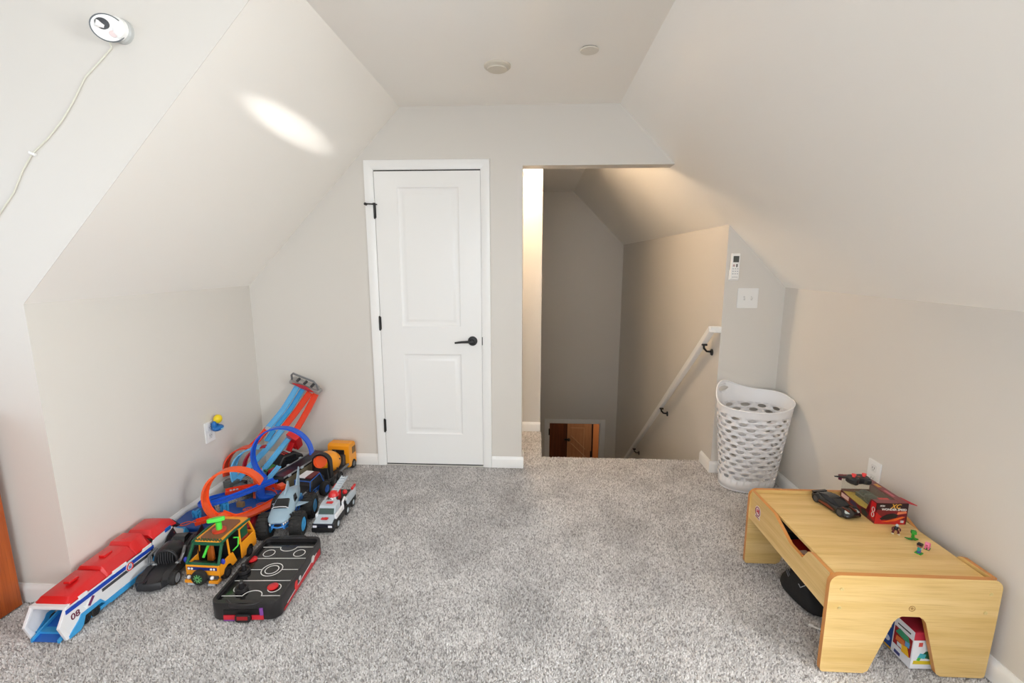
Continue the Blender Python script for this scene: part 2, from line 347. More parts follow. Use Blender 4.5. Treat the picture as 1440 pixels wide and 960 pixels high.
def closet_door():
    d = bpy.data.objects.new('door_1', None); COL.objects.link(d); struct(d); d.location = (0, D, 0)
    d['label'] = 'white two-panel closet door with black lever and hinges in a white casing'
    x1, x2, z0, z1 = -1.073, -0.3685, 0.012, 2.047
    # casing with a stepped profile
    pr = [(0, 0), (0, 0.008), (0.010, 0.012), (0.045, 0.017), (0.060, 0.016), (0.063, 0.008), (0.063, 0)]
    co, ci = (-1.139, -0.304), (-1.139 + 0.063, -0.304 - 0.063)
    def piece(name, rings): mb = MB(); mb.loft(rings); mb.build(name, TRIM, d)
    ct = 2.1186
    piece('casing', [[(ci[0] - u, -v, 0 - 0.005) for u, v in pr], [(ci[0] - u, -v, ct - 0.063 + u) for u, v in pr]])
    piece('casing', [[(ci[1] + u, -v, 0 - 0.005) for u, v in pr], [(ci[1] + u, -v, ct - 0.063 + u) for u, v in pr]])
    piece('casing', [[(ci[0] - u, -v, ct - 0.063 + u) for u, v in pr], [(ci[1] + u, -v, ct - 0.063 + u) for u, v in pr]])
    mb = MB(); mb.b2(ci[0], ci[1], -0.0005, 0.0, 0, ct - 0.063); mb.build('gap_shadow_board', M('gap_dark', (60, 58, 55), 0.8), d)
    # slab built of stiles, rails and moulded recessed panels
    yF, t = -0.008, 0.0075
    px0, px1 = -0.922, -0.512; P = [(0.240, 0.826), (1.020, 1.945)]
    mb = MB()
    for (a, b, c, e) in ((x1, px0, z0, z1), (px1, x2, z0, z1), (px0, px1, z0, P[0][0]), (px0, px1, P[0][1], P[1][0]), (px0, px1, P[1][1], z1)):
        mb.b2(a, b, yF, yF + t, c, e)
    for (c, e) in P:
        def rect(i, y): return [(px0 + i, y, c + i), (px1 - i, y, c + i), (px1 - i, y, e - i), (px0 + i, y, e - i)]
        steps = [(0, yF), (0.004, yF + 0.0035), (0.012, yF + 0.0065), (0.018, yF + 0.007), (0.030, yF + 0.007), (0.036, yF + 0.005), (0.046, yF + 0.0018), (0.050, yF + 0.0015)]
        rs = [rect(i, y) for i, y in steps]; n = 4
        mb.loft(rs, caps=False); mb.add(rs[-1], [(0, 1, 2, 3)])
    mb.build('door_slab', TRIM, d, angle=25)
    for z in (1.794, 1.042, 0.300):
        mb = MB(); mb.cyl((x1 - 0.003, -0.016, z - 0.045), (x1 - 0.003, -0.016, z + 0.045), 0.0065, n=10)
        for k in (-0.046, 0.046): mb.sphere((x1 - 0.003, -0.016, z + k), 0.006, 8, 5)
        mb.b2(x1 - 0.010, x1 + 0.006, -0.012, -0.008, z - 0.044, z + 0.044); mb.build('hinge', BLACK, d)
    mb = MB(); z = 1.838; mb.cyl((x1 - 0.003, -0.02, z), (x1 - 0.058, -0.045, z), 0.0045, n=8); mb.cyl((x1 - 0.055, -0.042, z), (x1 - 0.055, -0.022, z - 0.001), 0.009, n=10)
    mb.cyl((x1 - 0.003, -0.018, z - 0.006), (x1 - 0.003, -0.018, z + 0.008), 0.009, n=10); mb.cyl((x1 - 0.003, -0.02, z), (x1 + 0.02, -0.03, z - 0.004), 0.004, n=8)
    mb.build('hinge_stop', BLACK, d)
    cx, cz = -0.432, 0.922
    h = MB(); h.lathe([(0.033, 0), (0.033, -0.005), (0.029, -0.011), (0.013, -0.012), (0.0115, -0.045), (0.0, -0.046)], 28, 'y', (cx, -0.008, cz))
    ro = h.build('handle', BLACK, d)
    h = MB(); h.sweep([(cx + 0.012, -0.050, cz), (cx - 0.02, -0.052, cz), (cx - 0.07, -0.052, cz - 0.002), (cx - 0.118, -0.050, cz - 0.008)], rrect(-0.006, 0.006, -0.009, 0.009, 0.004), scales=[1, 1, 0.85, 0.65])
    h.build('lever', BLACK, ro)
    mb = MB(); mb.b2(x2 + 0.001, x2 + 0.006, -0.012, -0.006, cz - 0.028, cz + 0.028); mb.build('strike_plate', BLACK, d)
closet_door()

def far_door():
    d = bpy.data.objects.new('door_2', None); COL.objects.link(d); struct(d); d.location = (0, YF, 0)
    x0, x1, zt = 0.222, 1.013, -0.965
    mb = MB(); mb.b2(x0 - 0.065, x0, -0.016, 0, -3, zt + 0.06); mb.build('casing', TRIM, d, bevel=0.004)
    mb = MB(); mb.b2(x1, x1 + 0.065, -0.016, 0, -3, zt + 0.06); mb.build('casing', TRIM, d, bevel=0.004)
    mb = MB(); mb.b2(x0, x1, -0.016, 0, zt, zt + 0.06); mb.build('casing', TRIM, d, bevel=0.004)
    mb = MB(); mb.b2(x0 + 0.0, x0 + 0.012, -0.002, 0.1, -3, zt); mb.b2(x1 - 0.012, x1, -0.002, 0.1, -3, zt); mb.b2(x0, x1, -0.002, 0.1, zt - 0.012, zt); mb.build('jamb', TRIM, d)
    mb = MB(); mb.cyl((x0 + 0.005, -0.018, -1.16), (x0 + 0.005, -0.018, -1.06), 0.009, n=10); mb.b2(x0 - 0.002, x0 + 0.014, -0.014, 0.01, -1.155, -1.065); mb.build('hinge', BLACK, d)
    # wood-clad wall part and a pine door beyond it
    dark = wood_mat('dark_wood', (92, 48, 28), (120, 66, 38), (70, 34, 20), 'Z', 0.5)
    pine = wood_mat('pine_wood', (170, 124, 90), (186, 140, 104), (146, 100, 70), 'Z', 0.45)
    mb = MB(); mb.b2(-0.6, 0.57, 1.10, 1.14, -3, -0.6); struct(mb.build('wall_panelling', dark, loc=(0, YF, 0)))
    e = bpy.data.objects.new('door_3', None); COL.objects.link(e); struct(e); e.location = (0, YF + 1.10, 0); e['label'] = 'pine door with diagonal boards and black knob in the lower hall'
    a, b = 0.585, 1.02
    mb = MB(); mb.b2(a, b, 0, 0.035, -2.99, -0.97); mb.build('slab', pine, e)
    lt = M('pine_light', (200, 160, 124), 0.5)
    for (z) in (-1.60, -1.74):
        mb = MB(); mb.sweep([(a + 0.07, -0.004, z), (b - 0.11, -0.004, z - 0.25)], rrect(-0.006, 0.006, -0.006, 0.006, 0.002)); mb.build('diagonal_board', lt, e)
    mb = MB(); mb.b2(b - 0.14, b - 0.13, -0.004, 0, -2.2, -1.45); mb.b2(a + 0.06, b - 0.13, -0.004, 0, -1.455, -1.445); mb.build('bead', lt, e)
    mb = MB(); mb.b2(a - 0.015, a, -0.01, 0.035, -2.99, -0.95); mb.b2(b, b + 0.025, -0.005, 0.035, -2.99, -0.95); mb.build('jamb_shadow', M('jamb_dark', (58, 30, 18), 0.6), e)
    mb = MB(); mb.sphere((a + 0.03, -0.05, -1.66), 0.03); mb.cyl((a + 0.03, 0, -1.66), (a + 0.03, -0.05, -1.66), 0.012); mb.b2(a - 0.05, a + 0.03, -0.03, -0.02, -1.68, -1.65); mb.build('door_knob', BLACK, e)
    mb = MB(); mb.cyl((b - 0.005, -0.012, -1.99), (b - 0.005, -0.012, -1.88), 0.012); mb.build('hinge', BLACK, e)
    mb = MB(); mb.b2(b + 0.025, b + 0.20, -0.02, 0.03, -3, -0.9); mb.build('casing', M('pine_casing', (224, 150, 96), 0.4), e)
    l = bpy.data.lights.new('hall_lamp', 'POINT'); l.energy = 6; l.color = (1.0, 0.80, 0.60); l.shadow_soft_size = 0.08
    o = bpy.data.objects.new('hall_lamp', l); COL.objects.link(o); o.location = (1.3, 7.3, -0.75)
far_door()

def landing_lamp():
    t = thing('landing_ceiling_lamp', 'small round warm ceiling lamp over the landing behind the opening', 'lamp', (-0.17, 3.62, ZC))
    mb = MB(); mb.lathe([(0.07, 0), (0.07, -0.015), (0.06, -0.02), (0, -0.02)], 24); mb.build('fitting', WHITE_P, t)
    mb = MB(); mb.lathe([(0.055, -0.02), (0.05, -0.035), (0.0, -0.045)], 24); mb.build('diffuser', M('lamp_glow', (255, 214, 160), 0.5, emit=3), t)
    l = bpy.data.lights.new('landing_lamp_light', 'POINT'); l.energy = 22; l.color = (1.0, 0.75, 0.51); l.shadow_soft_size = 0.055
    o = bpy.data.objects.new('landing_lamp_light', l); COL.objects.link(o); o.location = (-0.16, 3.61, ZC - 0.14)
landing_lamp()

def handrail():
    t = thing('handrail', 'white wooden handrail running down the stair wall on black brackets', 'handrail', (XS, 3.2, 1.0))
    # points relative to the wall plane
    P = [(0.0, -0.06, 0.035), (-0.062, -0.06, 0.035), (-0.062, 2.85, -2.32)]
    pr = rrect(-0.020, 0.020, -0.024, 0.024, 0.010, 3)
    mb = MB(); sl = Vector((0, 2.91, -2.355)).normalized(); upv = Vector((0, 2.355, 2.91)).normalized()
    mb.sweep([(-0.0, -0.05, 0.012), (-0.070, -0.05, 0.012)], rrect(-0.022, 0.022, -0.022, 0.022, 0.008, 3), up=(0, 0, 1))
    mb.sweep([(-0.062, -0.068, 0.018), (-0.062, 2.85, -2.335)], rrect(-0.020, 0.020, -0.023, 0.023, 0.008, 3), up=tuple(upv))
    mb.build('rail', TRIM, t)
    for y in (0.06, 1.02, 2.05):
        z = 0.012 - 0.81 * (y + 0.05) - 0.03
        mb = MB(); mb.b2(-0.078, -0.046, y - 0.028, y + 0.028, z - 0.008, z + 0.004)
        mb.tube([(-0.062, y, z), (-0.058, y, z - 0.03), (-0.038, y, z - 0.052), (-0.012, y, z - 0.055), (0, y, z - 0.055)], 0.0075, 8)
        mb.at((0, y, z - 0.058)).lathe([(0.0, -0.008), (0.022, -0.007), (0.024, 0)], 14, 'x'); mb.at()
        mb.build('bracket', BLACK, t)
handrail()

def wall_things():
    t = thing('smoke_detector', 'round off-white ceiling disc, the larger of the two, with a stepped rim', 'detector', (-0.205, 2.536, ZC))
    mb = MB(); mb.lathe([(0.068, 0), (0.068, -0.008), (0.060, -0.014), (0.052, -0.016), (0.05, -0.022), (0, -0.025)], 32); mb.build('cover', M('detector_plastic', (214, 207, 192), 0.5), t)
    t = thing('sprinkler_cap', 'small flat round ceiling cap right of the larger disc', 'cap', (0.240, 2.375, ZC))
    mb = MB(); mb.lathe([(0.040, 0), (0.040, -0.004), (0, -0.004)], 28); mb.build('recess_ring', M('dark_gap', (110, 104, 94), 0.7), t)
    mb = MB(); mb.lathe([(0.044, -0.004), (0.0445, -0.008), (0.042, -0.010), (0, -0.011)], 28); mb.build('cap_disc', M('cap_paint', (226, 220, 208), 0.4), t)
    # air conditioner remote in its holder
    t = thing('wall_remote', 'white remote control with grey screen hung on the wall right of the stairs', 'remote', (1.297, D, 1.43))
    mb = MB(); mb.b2(-0.031, 0.031, -0.012, 0, -0.088, -0.02); mb.build('holder', WHITE_P, t, bevel=0.003)
    mb = MB(); mb.b2(-0.028, 0.028, -0.026, -0.006, -0.080, 0.088); mb.build('remote_body', M('remote_white', (248, 248, 246), 0.35), t, bevel=0.005)
    mb = MB(); mb.b2(-0.017, 0.019, -0.0275, -0.025, 0.030, 0.070); mb.build('screen', M('remote_screen', (88, 92, 88), 0.25), t)
    mb = MB(); mb.b2(0.004, 0.012, -0.028, -0.025, -0.001, 0.019); mb.build('dark_button', M('grey_button', (90, 88, 90), 0.5), t)
    mb = MB(); mb.b2(-0.017, -0.005, -0.028, -0.025, 0.002, 0.016); mb.build('pink_button', M('pinkish_button', (200, 170, 170), 0.5), t)
    first = None
    for i in range(3):
        for j in range(3):
            if first is None: mb = MB(); mb.b2(-0.004, 0.004, -0.002, 0, -0.003, 0.003); first = o = mb.build('button', M('pale_button', (196, 198, 204), 0.5), t)
            else: o = dup(first, t)
            o.location = (-0.014 + i * 0.0145, -0.0262, -0.012 - j * 0.016)
    mb = MB(); mb.b2(-0.018, 0.018, -0.0275, -0.025, -0.066, -0.064); mb.build('mark', M('grey_mark', (120, 120, 124), 0.5), t)
    t = thing('light_switch', 'white double light switch plate under the wall remote', 'switch', (1.402, D, 1.226))
    mb = MB(); mb.prism(rrect(-0.067, 0.067, -0.066, 0.066, 0.006), 'y', -0.006, 0); mb.build('plate', WHITE_P, t, bevel=0.002)
    for x in (-0.022, 0.024):
        mb = MB(); mb.b2(x - 0.0055, x + 0.0055, -0.0068, -0.005, -0.013, 0.013); s = mb.build('slot', M('switch_slot', (205, 205, 203), 0.5), t)
        mb = MB(); mb.hull([(x - 0.0045, -0.006, -0.009), (x + 0.0045, -0.006, -0.009), (x - 0.0045, -0.006, 0.004), (x + 0.0045, -0.006, 0.004), (x - 0.004, -0.017, 0.006), (x + 0.004, -0.017, 0.006), (x - 0.004, -0.015, 0.012), (x + 0.004, -0.015, 0.012)]); mb.build('toggle', WHITE_P, t)
    def outlet(loc, s, label, h=0.128, wd=0.082):
        t = thing('wall_outlet', label, 'outlet', loc)
        mb = MB(); mb.prism(rrect(-wd / 2, wd / 2, -h / 2, h / 2, 0.005), 'x', 0, s * 0.006); mb.build('plate', WHITE_P, t, bevel=0.002)
        for z in (-0.026, 0.026):
            mb = MB(); mb.prism(rrect(-0.017, 0.017, z - 0.018, z + 0.018, 0.008), 'x', 0, s * 0.008); o = mb.build('socket', M('socket_white', (228, 228, 226), 0.4), t)
            mb = MB()
            for y in (-0.0065, 0.0065): mb.b2(*sorted((s * 0.0075, s * 0.0084)), y - 0.0012, y + 0.0012, z - 0.002, z + 0.008)
            mb.b2(*sorted((s * 0.0075, s * 0.0084)), -0.002, 0.002, z - 0.010, z - 0.006)
            mb.build('slots', M('slot_dark', (70, 70, 72), 0.6), o)
        return t
    outlet((XL, 2.600, 0.433), 1, 'white wall outlet low on the left knee wall with the night light in it')
    outlet((XR, 2.172, 0.457), -1, 'white wall outlet on the right knee wall behind the play table')
    # night light
    t = thing('night_light', 'blue and yellow plug-in night light in the left outlet', 'night light', (XL + 0.009, 2.625, 0.462))
    bl = M('night_blue', (22, 104, 176), 0.3); ye = M('night_yellow', (236, 208, 30), 0.3)
    mb = MB(); mb.sphere((0.030, 0, -0.012), (0.030, 0.040, 0.020)); mb.b2(0, 0.025, -0.018, 0.018, -0.022, 0.02); mb.build('base', bl, t)
    mb = MB(); mb.sphere((0.026, -0.022, 0.012), (0.014, 0.014, 0.026)); mb.build('fin', bl, t)
    mb = MB(); mb.sphere((0.030, 0.008, 0.042), (0.024, 0.028, 0.028)); mb.build('globe', ye, t)
    mb = MB(); mb.b2(0.050, 0.0605, -0.012, 0.012, -0.018, -0.012); mb.build('front_mark', M('pale_blue', (150, 210, 235), 0.4), t)
    # baby monitor camera
    t = thing('monitor_camera', 'white oval monitor camera with dark lens on the dormer wall', 'camera', (-1.445, Y0, 2.250))
    mb = MB(); mb.lathe([(0.040, 0), (0.040, -0.012), (0.034, -0.02), (0, -0.02)], 24, 'y'); mb.build('wall_mount', M('mount_grey', (190, 192, 190), 0.4), t)
    mb = MB(); mb.lathe([(0.037, -0.02), (0.036, -0.035), (0.02, -0.045), (0, -0.046)], 24, 'y'); mb.build('mount_cover', WHITE_P, t)
    mb = MB(); mb.tube([(0, -0.02, -0.005), (-0.02, -0.05, -0.005), (-0.035, -0.07, 0)], 0.012, 8); mb.build('neck', WHITE_P, t)
    h = bpy.data.objects.new('camera_head', None); COL.objects.link(h); h.parent = t; h.location = (-0.016, -0.042, -0.006); h.rotation_euler = (R(14), 0, R(28)); h.scale = (1, 1, 0.86)
    rt = None
    mb = MB(); mb.lathe([(0.0, 0.022), (0.03, 0.018), (0.046, 0.006), (0.048, -0.004), (0.044, -0.010), (0, -0.012)], 32, 'y'); mb.build('shell', WHITE_P, h)
    mb = MB(); mb.at((0, -0.002, 0)).tube([(0.0465 * math.cos(a * math.pi / 16), -0.006, 0.0465 * math.sin(a * math.pi / 16)) for a in range(32)], 0.0025, 6, closed=True); mb.build('rim', M('rim_grey', (110, 116, 120), 0.4), h)
    mb = MB(); mb.at((-0.012, -0.012, 0.012)).lathe([(0.020, 0), (0.019, -0.004), (0, -0.005)], 24, 'y'); mb.build('lens', M('lens_black', (14, 14, 16), 0.35), h)
    mb = MB(); mb.at((0.014, -0.0125, -0.018)).lathe([(0.012, 0), (0.011, -0.0015), (0, -0.002)], 16, 'y'); mb.build('sensor', M('pale_pink', (226, 206, 204), 0.4), h)
    y = Y0 - 0.004
    pts = [(-1.478, y - 0.03, 2.235), (-1.492, y, 2.20), (-1.545, y, 2.155), (-1.605, y, 2.107), (-1.668, y, 2.021), (-1.718, y, 1.962), (-1.78, y, 1.905), (-1.851, y, 1.852), (-1.90, y, 1.792), (-1.95, y, 1.715), (-2.012, y, 1.648), (-2.2, y, 1.45), (-2.4, y, 1.25)]
    mb = MB(); mb.tube(pts, 0.0028, 6)
    o = mb.build('monitor_cable', M('cable_cream', (222, 220, 206), 0.5)); tag(o, 'thin cream cable running down the wall from the monitor camera', 'cable')
    mb = MB(); mb.at((-1.849, y - 0.001, 1.852), (0, R(25), 0)).box((0, 0, 0), (0.026, 0.009, 0.010)); mb.at()
    o = mb.build('cable_clip', WHITE_P, bevel=0.002); tag(o, 'small white clip holding the cable halfway down the wall', 'clip')
wall_things()

def cabinet():
    ow = wood_mat('orange_wood', (156, 72, 26), (184, 92, 34), (128, 54, 18), 'Z', 0.3)
    t = thing('wood_cabinet', 'orange varnished wooden cabinet standing in the dormer at the left edge', 'cabinet', (-2.206, 1.665, 0))
    H, dp = 0.845, 0.95
    mb = MB(); mb.b2(-0.45, -0.016, -dp, 0, 0.0, H); mb.build('carcass', ow, t, bevel=0.002)
    for (a, b) in ((-0.075, 0), (-dp, -dp + 0.075)):
        mb = MB(); mb.b2(-0.016, 0, a, b, 0.0, H); mb.build('stile', ow, t, bevel=0.002)
    ow2 = wood_mat('orange_wood_rail', (150, 68, 24), (178, 86, 32), (124, 52, 18), 'Y', 0.3)
    mb = MB(); mb.b2(-0.016, 0, -dp + 0.075, -0.075, 0, 0.085); mb.build('rail', ow2, t, bevel=0.002)
    mb = MB(); mb.b2(-0.016, 0, -dp + 0.075, -0.075, H - 0.085, H); mb.build('rail', ow2, t, bevel=0.002)
    mb = MB(); mb.b2(-0.016, -0.012, -dp + 0.075, -0.075, 0.085, H - 0.085); mb.build('side_panel', ow, t, bevel=0.003)
    mb = MB(); mb.b2(-0.47, 0.012, -dp - 0.01, 0.005, H, H + 0.02); mb.build('top_board', ow2, t, bevel=0.005)
cabinet()
# ------------------------------------------------------------------ play table and what is on and under it
TW = wood_mat('maple_laminate', (216, 180, 112), (232, 200, 138), (196, 156, 90), 'X', 0.35)
TWY = wood_mat('maple_laminate_long', (216, 180, 112), (230, 198, 136), (196, 156, 90), 'Y', 0.35)
EDGE = M('orange_edge_band', (206, 140, 74), 0.4)
ZT = 0.372
def play_table():
    t = thing('play_table', 'low maple wooden play table by the right wall with arched end panels', 'table', (1.325, 1.815, 0))
    hw, H = 0.285, 0.388
    r = 0.030
    out = []
    foot = 0.155
    def panel(y0, y1):
        P = [(-hw + 0.012, 0.0), (-0.122 - 0.012, 0.0)]
        P += [(-0.118, 0.010)] + [(-0.062, 0.190)] + [(-0.055, 0.212), (-0.045, 0.226), (-0.030, 0.236)]
        P += [(0.030, 0.236), (0.045, 0.226), (0.055, 0.212), (0.062, 0.190), (0.118, 0.010), (0.134, 0.0), (hw - 0.012, 0.0)]
        P += [(hw - 0.003, 0.004), (hw, 0.014), (hw + 0.003, 0.200)]
        P += arc((hw + 0.003 - 0.035, H - 0.035), 0.035, 0, 90, 6) + arc((-hw - 0.003 + 0.035, H - 0.035), 0.035, 90, 180, 6) + [(-hw, 0.014), (-hw + 0.003, 0.004)]
        ar = P
        mb = MB(); n = len(ar)
        # caps in laminate, edge faces in orange banding
        vs = [(x, y0, z) for x, z in ar] + [(x, y1, z) for x, z in ar]
        mb.m = 0; mb.add(vs, [tuple(range(n)), tuple(range(n, 2 * n))[::-1]])
        mb.m = 1; mb.add(vs, [(i, (i + 1) % n, n + (i + 1) % n, n + i) for i in range(n)])
        return mb
    panel(-0.315, -0.297).build('end_panel', [TW, EDGE], t, bevel=0.0025)
    panel(0.297, 0.315).build('end_panel', [TW, EDGE], t, bevel=0.0025)
    # long rails with a dipped hand notch
    for x0, x1 in ((-0.280, -0.266), (0.266, 0.280)):
        P = [(-0.297, 0.240), (0.297, 0.240), (0.297, 0.384), (0.115, 0.384), (0.085, 0.372), (0.030, 0.325), (-0.030, 0.325), (-0.085, 0.372), (-0.115, 0.384), (-0.297, 0.384)]
        P = [(-0.297, 0.240), (0.297, 0.240), (0.297, 0.384), (0.090, 0.384), (0.070, 0.376), (-0.045, 0.330), (-0.135, 0.330), (-0.165, 0.376), (-0.185, 0.384), (-0.297, 0.384)]
        mb = MB(); n = len(P)
        vs = [(x0, y, z) for y, z in P] + [(x1, y, z) for y, z in P]
        mb.m = 0; mb.add(vs, [tuple(range(n))[::-1], tuple(range(n, 2 * n))]); mb.m = 1; mb.add(vs, [(i, (i + 1) % n, n + (i + 1) % n, n + i) for i in range(n)])
        mb.build('side_rail', [TWY, EDGE], t)
    mb = MB(); mb.b2(-0.252, 0.262, -0.296, 0.296, ZT - 0.012, ZT); mb.build('tabletop', TW, t, bevel=0.0015)
    mb = MB(); mb.b2(-0.266, 0.266, -0.297, 0.297, 0.246, 0.256); mb.build('lower_tray', M('tray_board', (170, 130, 80), 0.5), t)
    br = M('pale_brass', (222, 200, 140), 0.3, 0.3)
    for x, z in ((-0.245, 0.262), (0.245, 0.262), (-0.245, 0.335), (0.252, 0.335)):
        mb = MB(); mb.lathe([(0.0065, 0), (0.006, -0.002), (0.003, -0.002), (0.0028, -0.001), (0, -0.001)], 14, 'y', (x, -0.315, z)); mb.build('bolt', br, t)
    # maker's mark burnt on the panel and the round sticker on the rail
    mk = M('burnt_mark', (150, 104, 50), 0.6)
    mb = MB(); mb.tube([(0.010 * math.cos(a * math.pi / 10), -0.3153, 0.268 + 0.010 * math.sin(a * math.pi / 10)) for a in range(20)], 0.0009, 5, closed=True)
    mb.b2(-0.006, 0.006, -0.3158, -0.315, 0.2665, 0.268); mb.b2(-0.001, 0.0005, -0.3158, -0.315, 0.262, 0.274); mb.b2(-0.004, 0.005, -0.3158, -0.315, 0.270, 0.2713); mb.build('round_mark', mk, t)
    st = bpy.data.objects.new('round_sticker', None); COL.objects.link(st); st.parent = t; st.location = (-0.2803, 0.225, 0.316); st['label'] = 'round white and maroon sticker'
    mb = MB(); mb.lathe([(0.026, 0), (0.026, -0.0006), (0, -0.0006)], 28, 'x'); mb.prism([(-0.02, -0.02), (0.02, -0.02), (0.024, -0.034), (-0.024, -0.034)], 'x', -0.0006, 0); mb.build('sticker_paper', M('sticker_white', (236, 226, 222), 0.5), st)
    mr = M('sticker_maroon', (142, 40, 74), 0.5)
    mb = MB(); mb.tube([(-0.0008, 0.020 * math.cos(a * math.pi / 12), 0.020 * math.sin(a * math.pi / 12)) for a in range(24)], 0.0022, 5, closed=True)
    mb.build('sticker_ring', mr, st)
    mb = MB(); mb.b2(-0.0015, 0, -0.011, -0.003, -0.009, 0.011); mb.b2(-0.0015, 0, 0.003, 0.010, -0.006, 0.009); mb.b2(-0.0015, 0, -0.005, 0.006, -0.003, 0.003); mb.build('sticker_emblem', M('sticker_red', (190, 40, 56), 0.5), st)
    mb = MB(); mb.b2(-0.0015, 0, -0.018, 0.018, -0.031, -0.027); mb.build('sticker_text_band', mr, st)
play_table()

def basket():
    t = thing('laundry_basket', 'tall white oval plastic laundry basket with rows of oval holes and raised handle', 'basket', (1.410, 2.925, 0.0))
    wp = M('basket_plastic', (244, 244, 246), 0.35)
    NU, H0 = 13, 0.0
    def rim(a):
        a = a % (2 * math.pi)
        return 0.562 + 0.040 * max(0, math.cos(a)) ** 2 + 0.045 * max(0, math.sin(a)) + 0.075 * math.exp(-((a - 2.25) / 0.62) ** 2)
    def pt(a, v):
        # v 0..1 bottom to rim
        z = 0.52 * v / 0.88 if v <= 0.88 else 0.52 + (rim(a) - 0.52) * (v - 0.88) / 0.12
        k = z / 0.60
        rx, ry = 0.168 + 0.056 * k, 0.118 + 0.078 * k
        cx, cy = -0.002 * k, 0.022 - 0.020 * k
        e = 0.92
        c, s = math.cos(a), math.sin(a)
        return (cx + rx * math.copysign(abs(c) ** e, c), cy + ry * math.copysign(abs(s) ** e, s), z)
    vs, fs = [], []
    cache = {}
    def V(a, v):
        key = (round(a % (2 * math.pi), 5) if abs((a % (2 * math.pi)) - 2 * math.pi) > 1e-4 else 0.0, round(v, 5))
        if key not in cache: cache[key] = len(vs); vs.append(pt(a, v))
        return cache[key]
    da = 2 * math.pi / NU
    rows = []
    v = 0.13; n_rows = 14; dv = (0.88 - 0.13) / n_rows
    def cell(a0, a1, v0, v1, hole, fx=0.36, fy=0.34):
        am, vm = (a0 + a1) / 2, (v0 + v1) / 2
        K = 16; outer = []; inner = []
        for i in range(K):
            th = 2 * math.pi * i / K; c, s = math.cos(th), math.sin(th); q = max(abs(c), abs(s))
            outer.append(V(am + (a1 - a0) / 2 * c / q, vm + (v1 - v0) / 2 * s / q))
            if hole: inner.append(V(am + (a1 - a0) * fx * c, vm + (v1 - v0) * fy * s))
        if hole:
            for i in range(K): fs.append((outer[i], outer[(i + 1) % K], inner[(i + 1) % K], inner[i]))
        else: fs.append(tuple(outer))
    # solid band at the foot
    def ring(v0, v1, sub):
        for i in range(NU * 2 * sub): fs.append((V(i * da / 2 / sub, v0), V((i + 1) * da / 2 / sub, v0), V((i + 1) * da / 2 / sub, v1), V(i * da / 2 / sub, v1)))
    for r_ in range(n_rows):
        off = (r_ % 2) * da / 2
        solid = r_ < 0
        for i in range(NU): cell(off + i * da, off + (i + 1) * da, v + r_ * dv, v + (r_ + 1) * dv, True, 0.27, 0.38)
    def ringk(v0, v1):
        for i in range(NU * 8): fs.append((V(i * da / 8, v0), V((i + 1) * da / 8, v0), V((i + 1) * da / 8, v1), V(i * da / 8, v1)))
    ringk(0.0, 0.065); ringk(0.065, 0.13)
    # upper band with the hand hole on the left side
    v1 = 0.13 + n_rows * dv
    NS = 12; KK = NU * 8
    steps = [v1 + (1 - v1) * k / NS for k in range(NS + 1)]
    for j in range(NS):
        for i in range(KK):
            a = (i + 0.5) * 2 * math.pi / KK; z = 0.52 + (rim(a) - 0.52) * ((steps[j] + steps[j + 1]) / 2 - 0.88) / 0.12
            if ((a - 2.22) / 0.27) ** 2 + ((z - 0.622) / 0.021) ** 2 < 1: continue
            fs.append((V(i * da / 8, steps[j]), V((i + 1) * da / 8, steps[j]), V((i + 1) * da / 8, steps[j + 1]), V(i * da / 8, steps[j + 1])))
    hole = []
    mb = MB(); mb.add(vs, fs)
    o = mb.build('basket_wall', wp, t, angle=60)
    s = o.modifiers.new('solid', 'SOLIDIFY'); s.thickness = 0.003; s.offset = 0
    K = 72
    hp = []
    for i in range(28):
        th = 2 * math.pi * i / 28; a = 2.22 + 0.27 * math.cos(th); z = 0.622 + 0.021 * math.sin(th); hp.append(pt(a, 0.88 + 0.12 * (z - 0.52) / (rim(a) - 0.52)))
    mb = MB(); mb.tube(hp, 0.004, 6, closed=True); mb.build('handle_edge', wp, t)
    mb = MB(); mb.tube([pt(2 * math.pi * i / K, 1.0) for i in range(K)], 0.005, 8, closed=True); mb.build('rim', wp, t)
    mb = MB(); mb.tube([pt(2 * math.pi * i / K, 0.004) for i in range(K)], 0.004, 6, closed=True); b = [pt(2 * math.pi * i / K, 0.012) for i in range(K)]
    mb.add(b, [tuple(range(K))]); mb.build('bottom', wp, t)
basket()
# ------------------------------------------------------------------ toys on the carpet, left side
RED = M('toy_red', (206, 24, 28), 0.3, coat=0.3); ORED = M('toy_orange_red', (232, 66, 30), 0.35, coat=0.2)
ORANGE = M('toy_orange', (240, 90, 36), 0.35); YOR = M('toy_yellow_orange', (244, 158, 30), 0.35)
BLUE = M('toy_blue', (26, 92, 178), 0.35); DBLUE = M('toy_deep_blue', (22, 72, 150), 0.35); LBLUE = M('toy_light_blue', (62, 158, 216), 0.3)
SBLUE = M('toy_sky_blue', (104, 184, 232), 0.35, coat=0.2); NAVY = M('toy_navy', (30, 46, 120), 0.4); LOOPB = M('loop_blue', (24, 88, 204), 0.35)
TBLK = M('toy_black', (26, 26, 28), 0.4); RUB = M('toy_rubber', (34, 33, 32), 0.75); GREYP = M('toy_grey', (120, 122, 124), 0.4)
LGREY = M('toy_light_grey', (188, 198, 206), 0.4); TW_ = M('toy_white', (232, 232, 234), 0.35); DGREY = M('toy_dark_grey', (66, 66, 68), 0.45)
GREEN = M('toy_dark_green', (22, 92, 62), 0.4); LIME = M('toy_lime', (84, 226, 74), 0.35); GLASS = M('toy_window_dark', (24, 26, 30), 0.12)
BROWN = M('toy_brown', (132, 84, 54), 0.6, bump=0.4, bscale=120); SILV = M('toy_silver', (176, 180, 184), 0.3, 0.6); CRIM = M('toy_crimson', (176, 22, 44), 0.4)

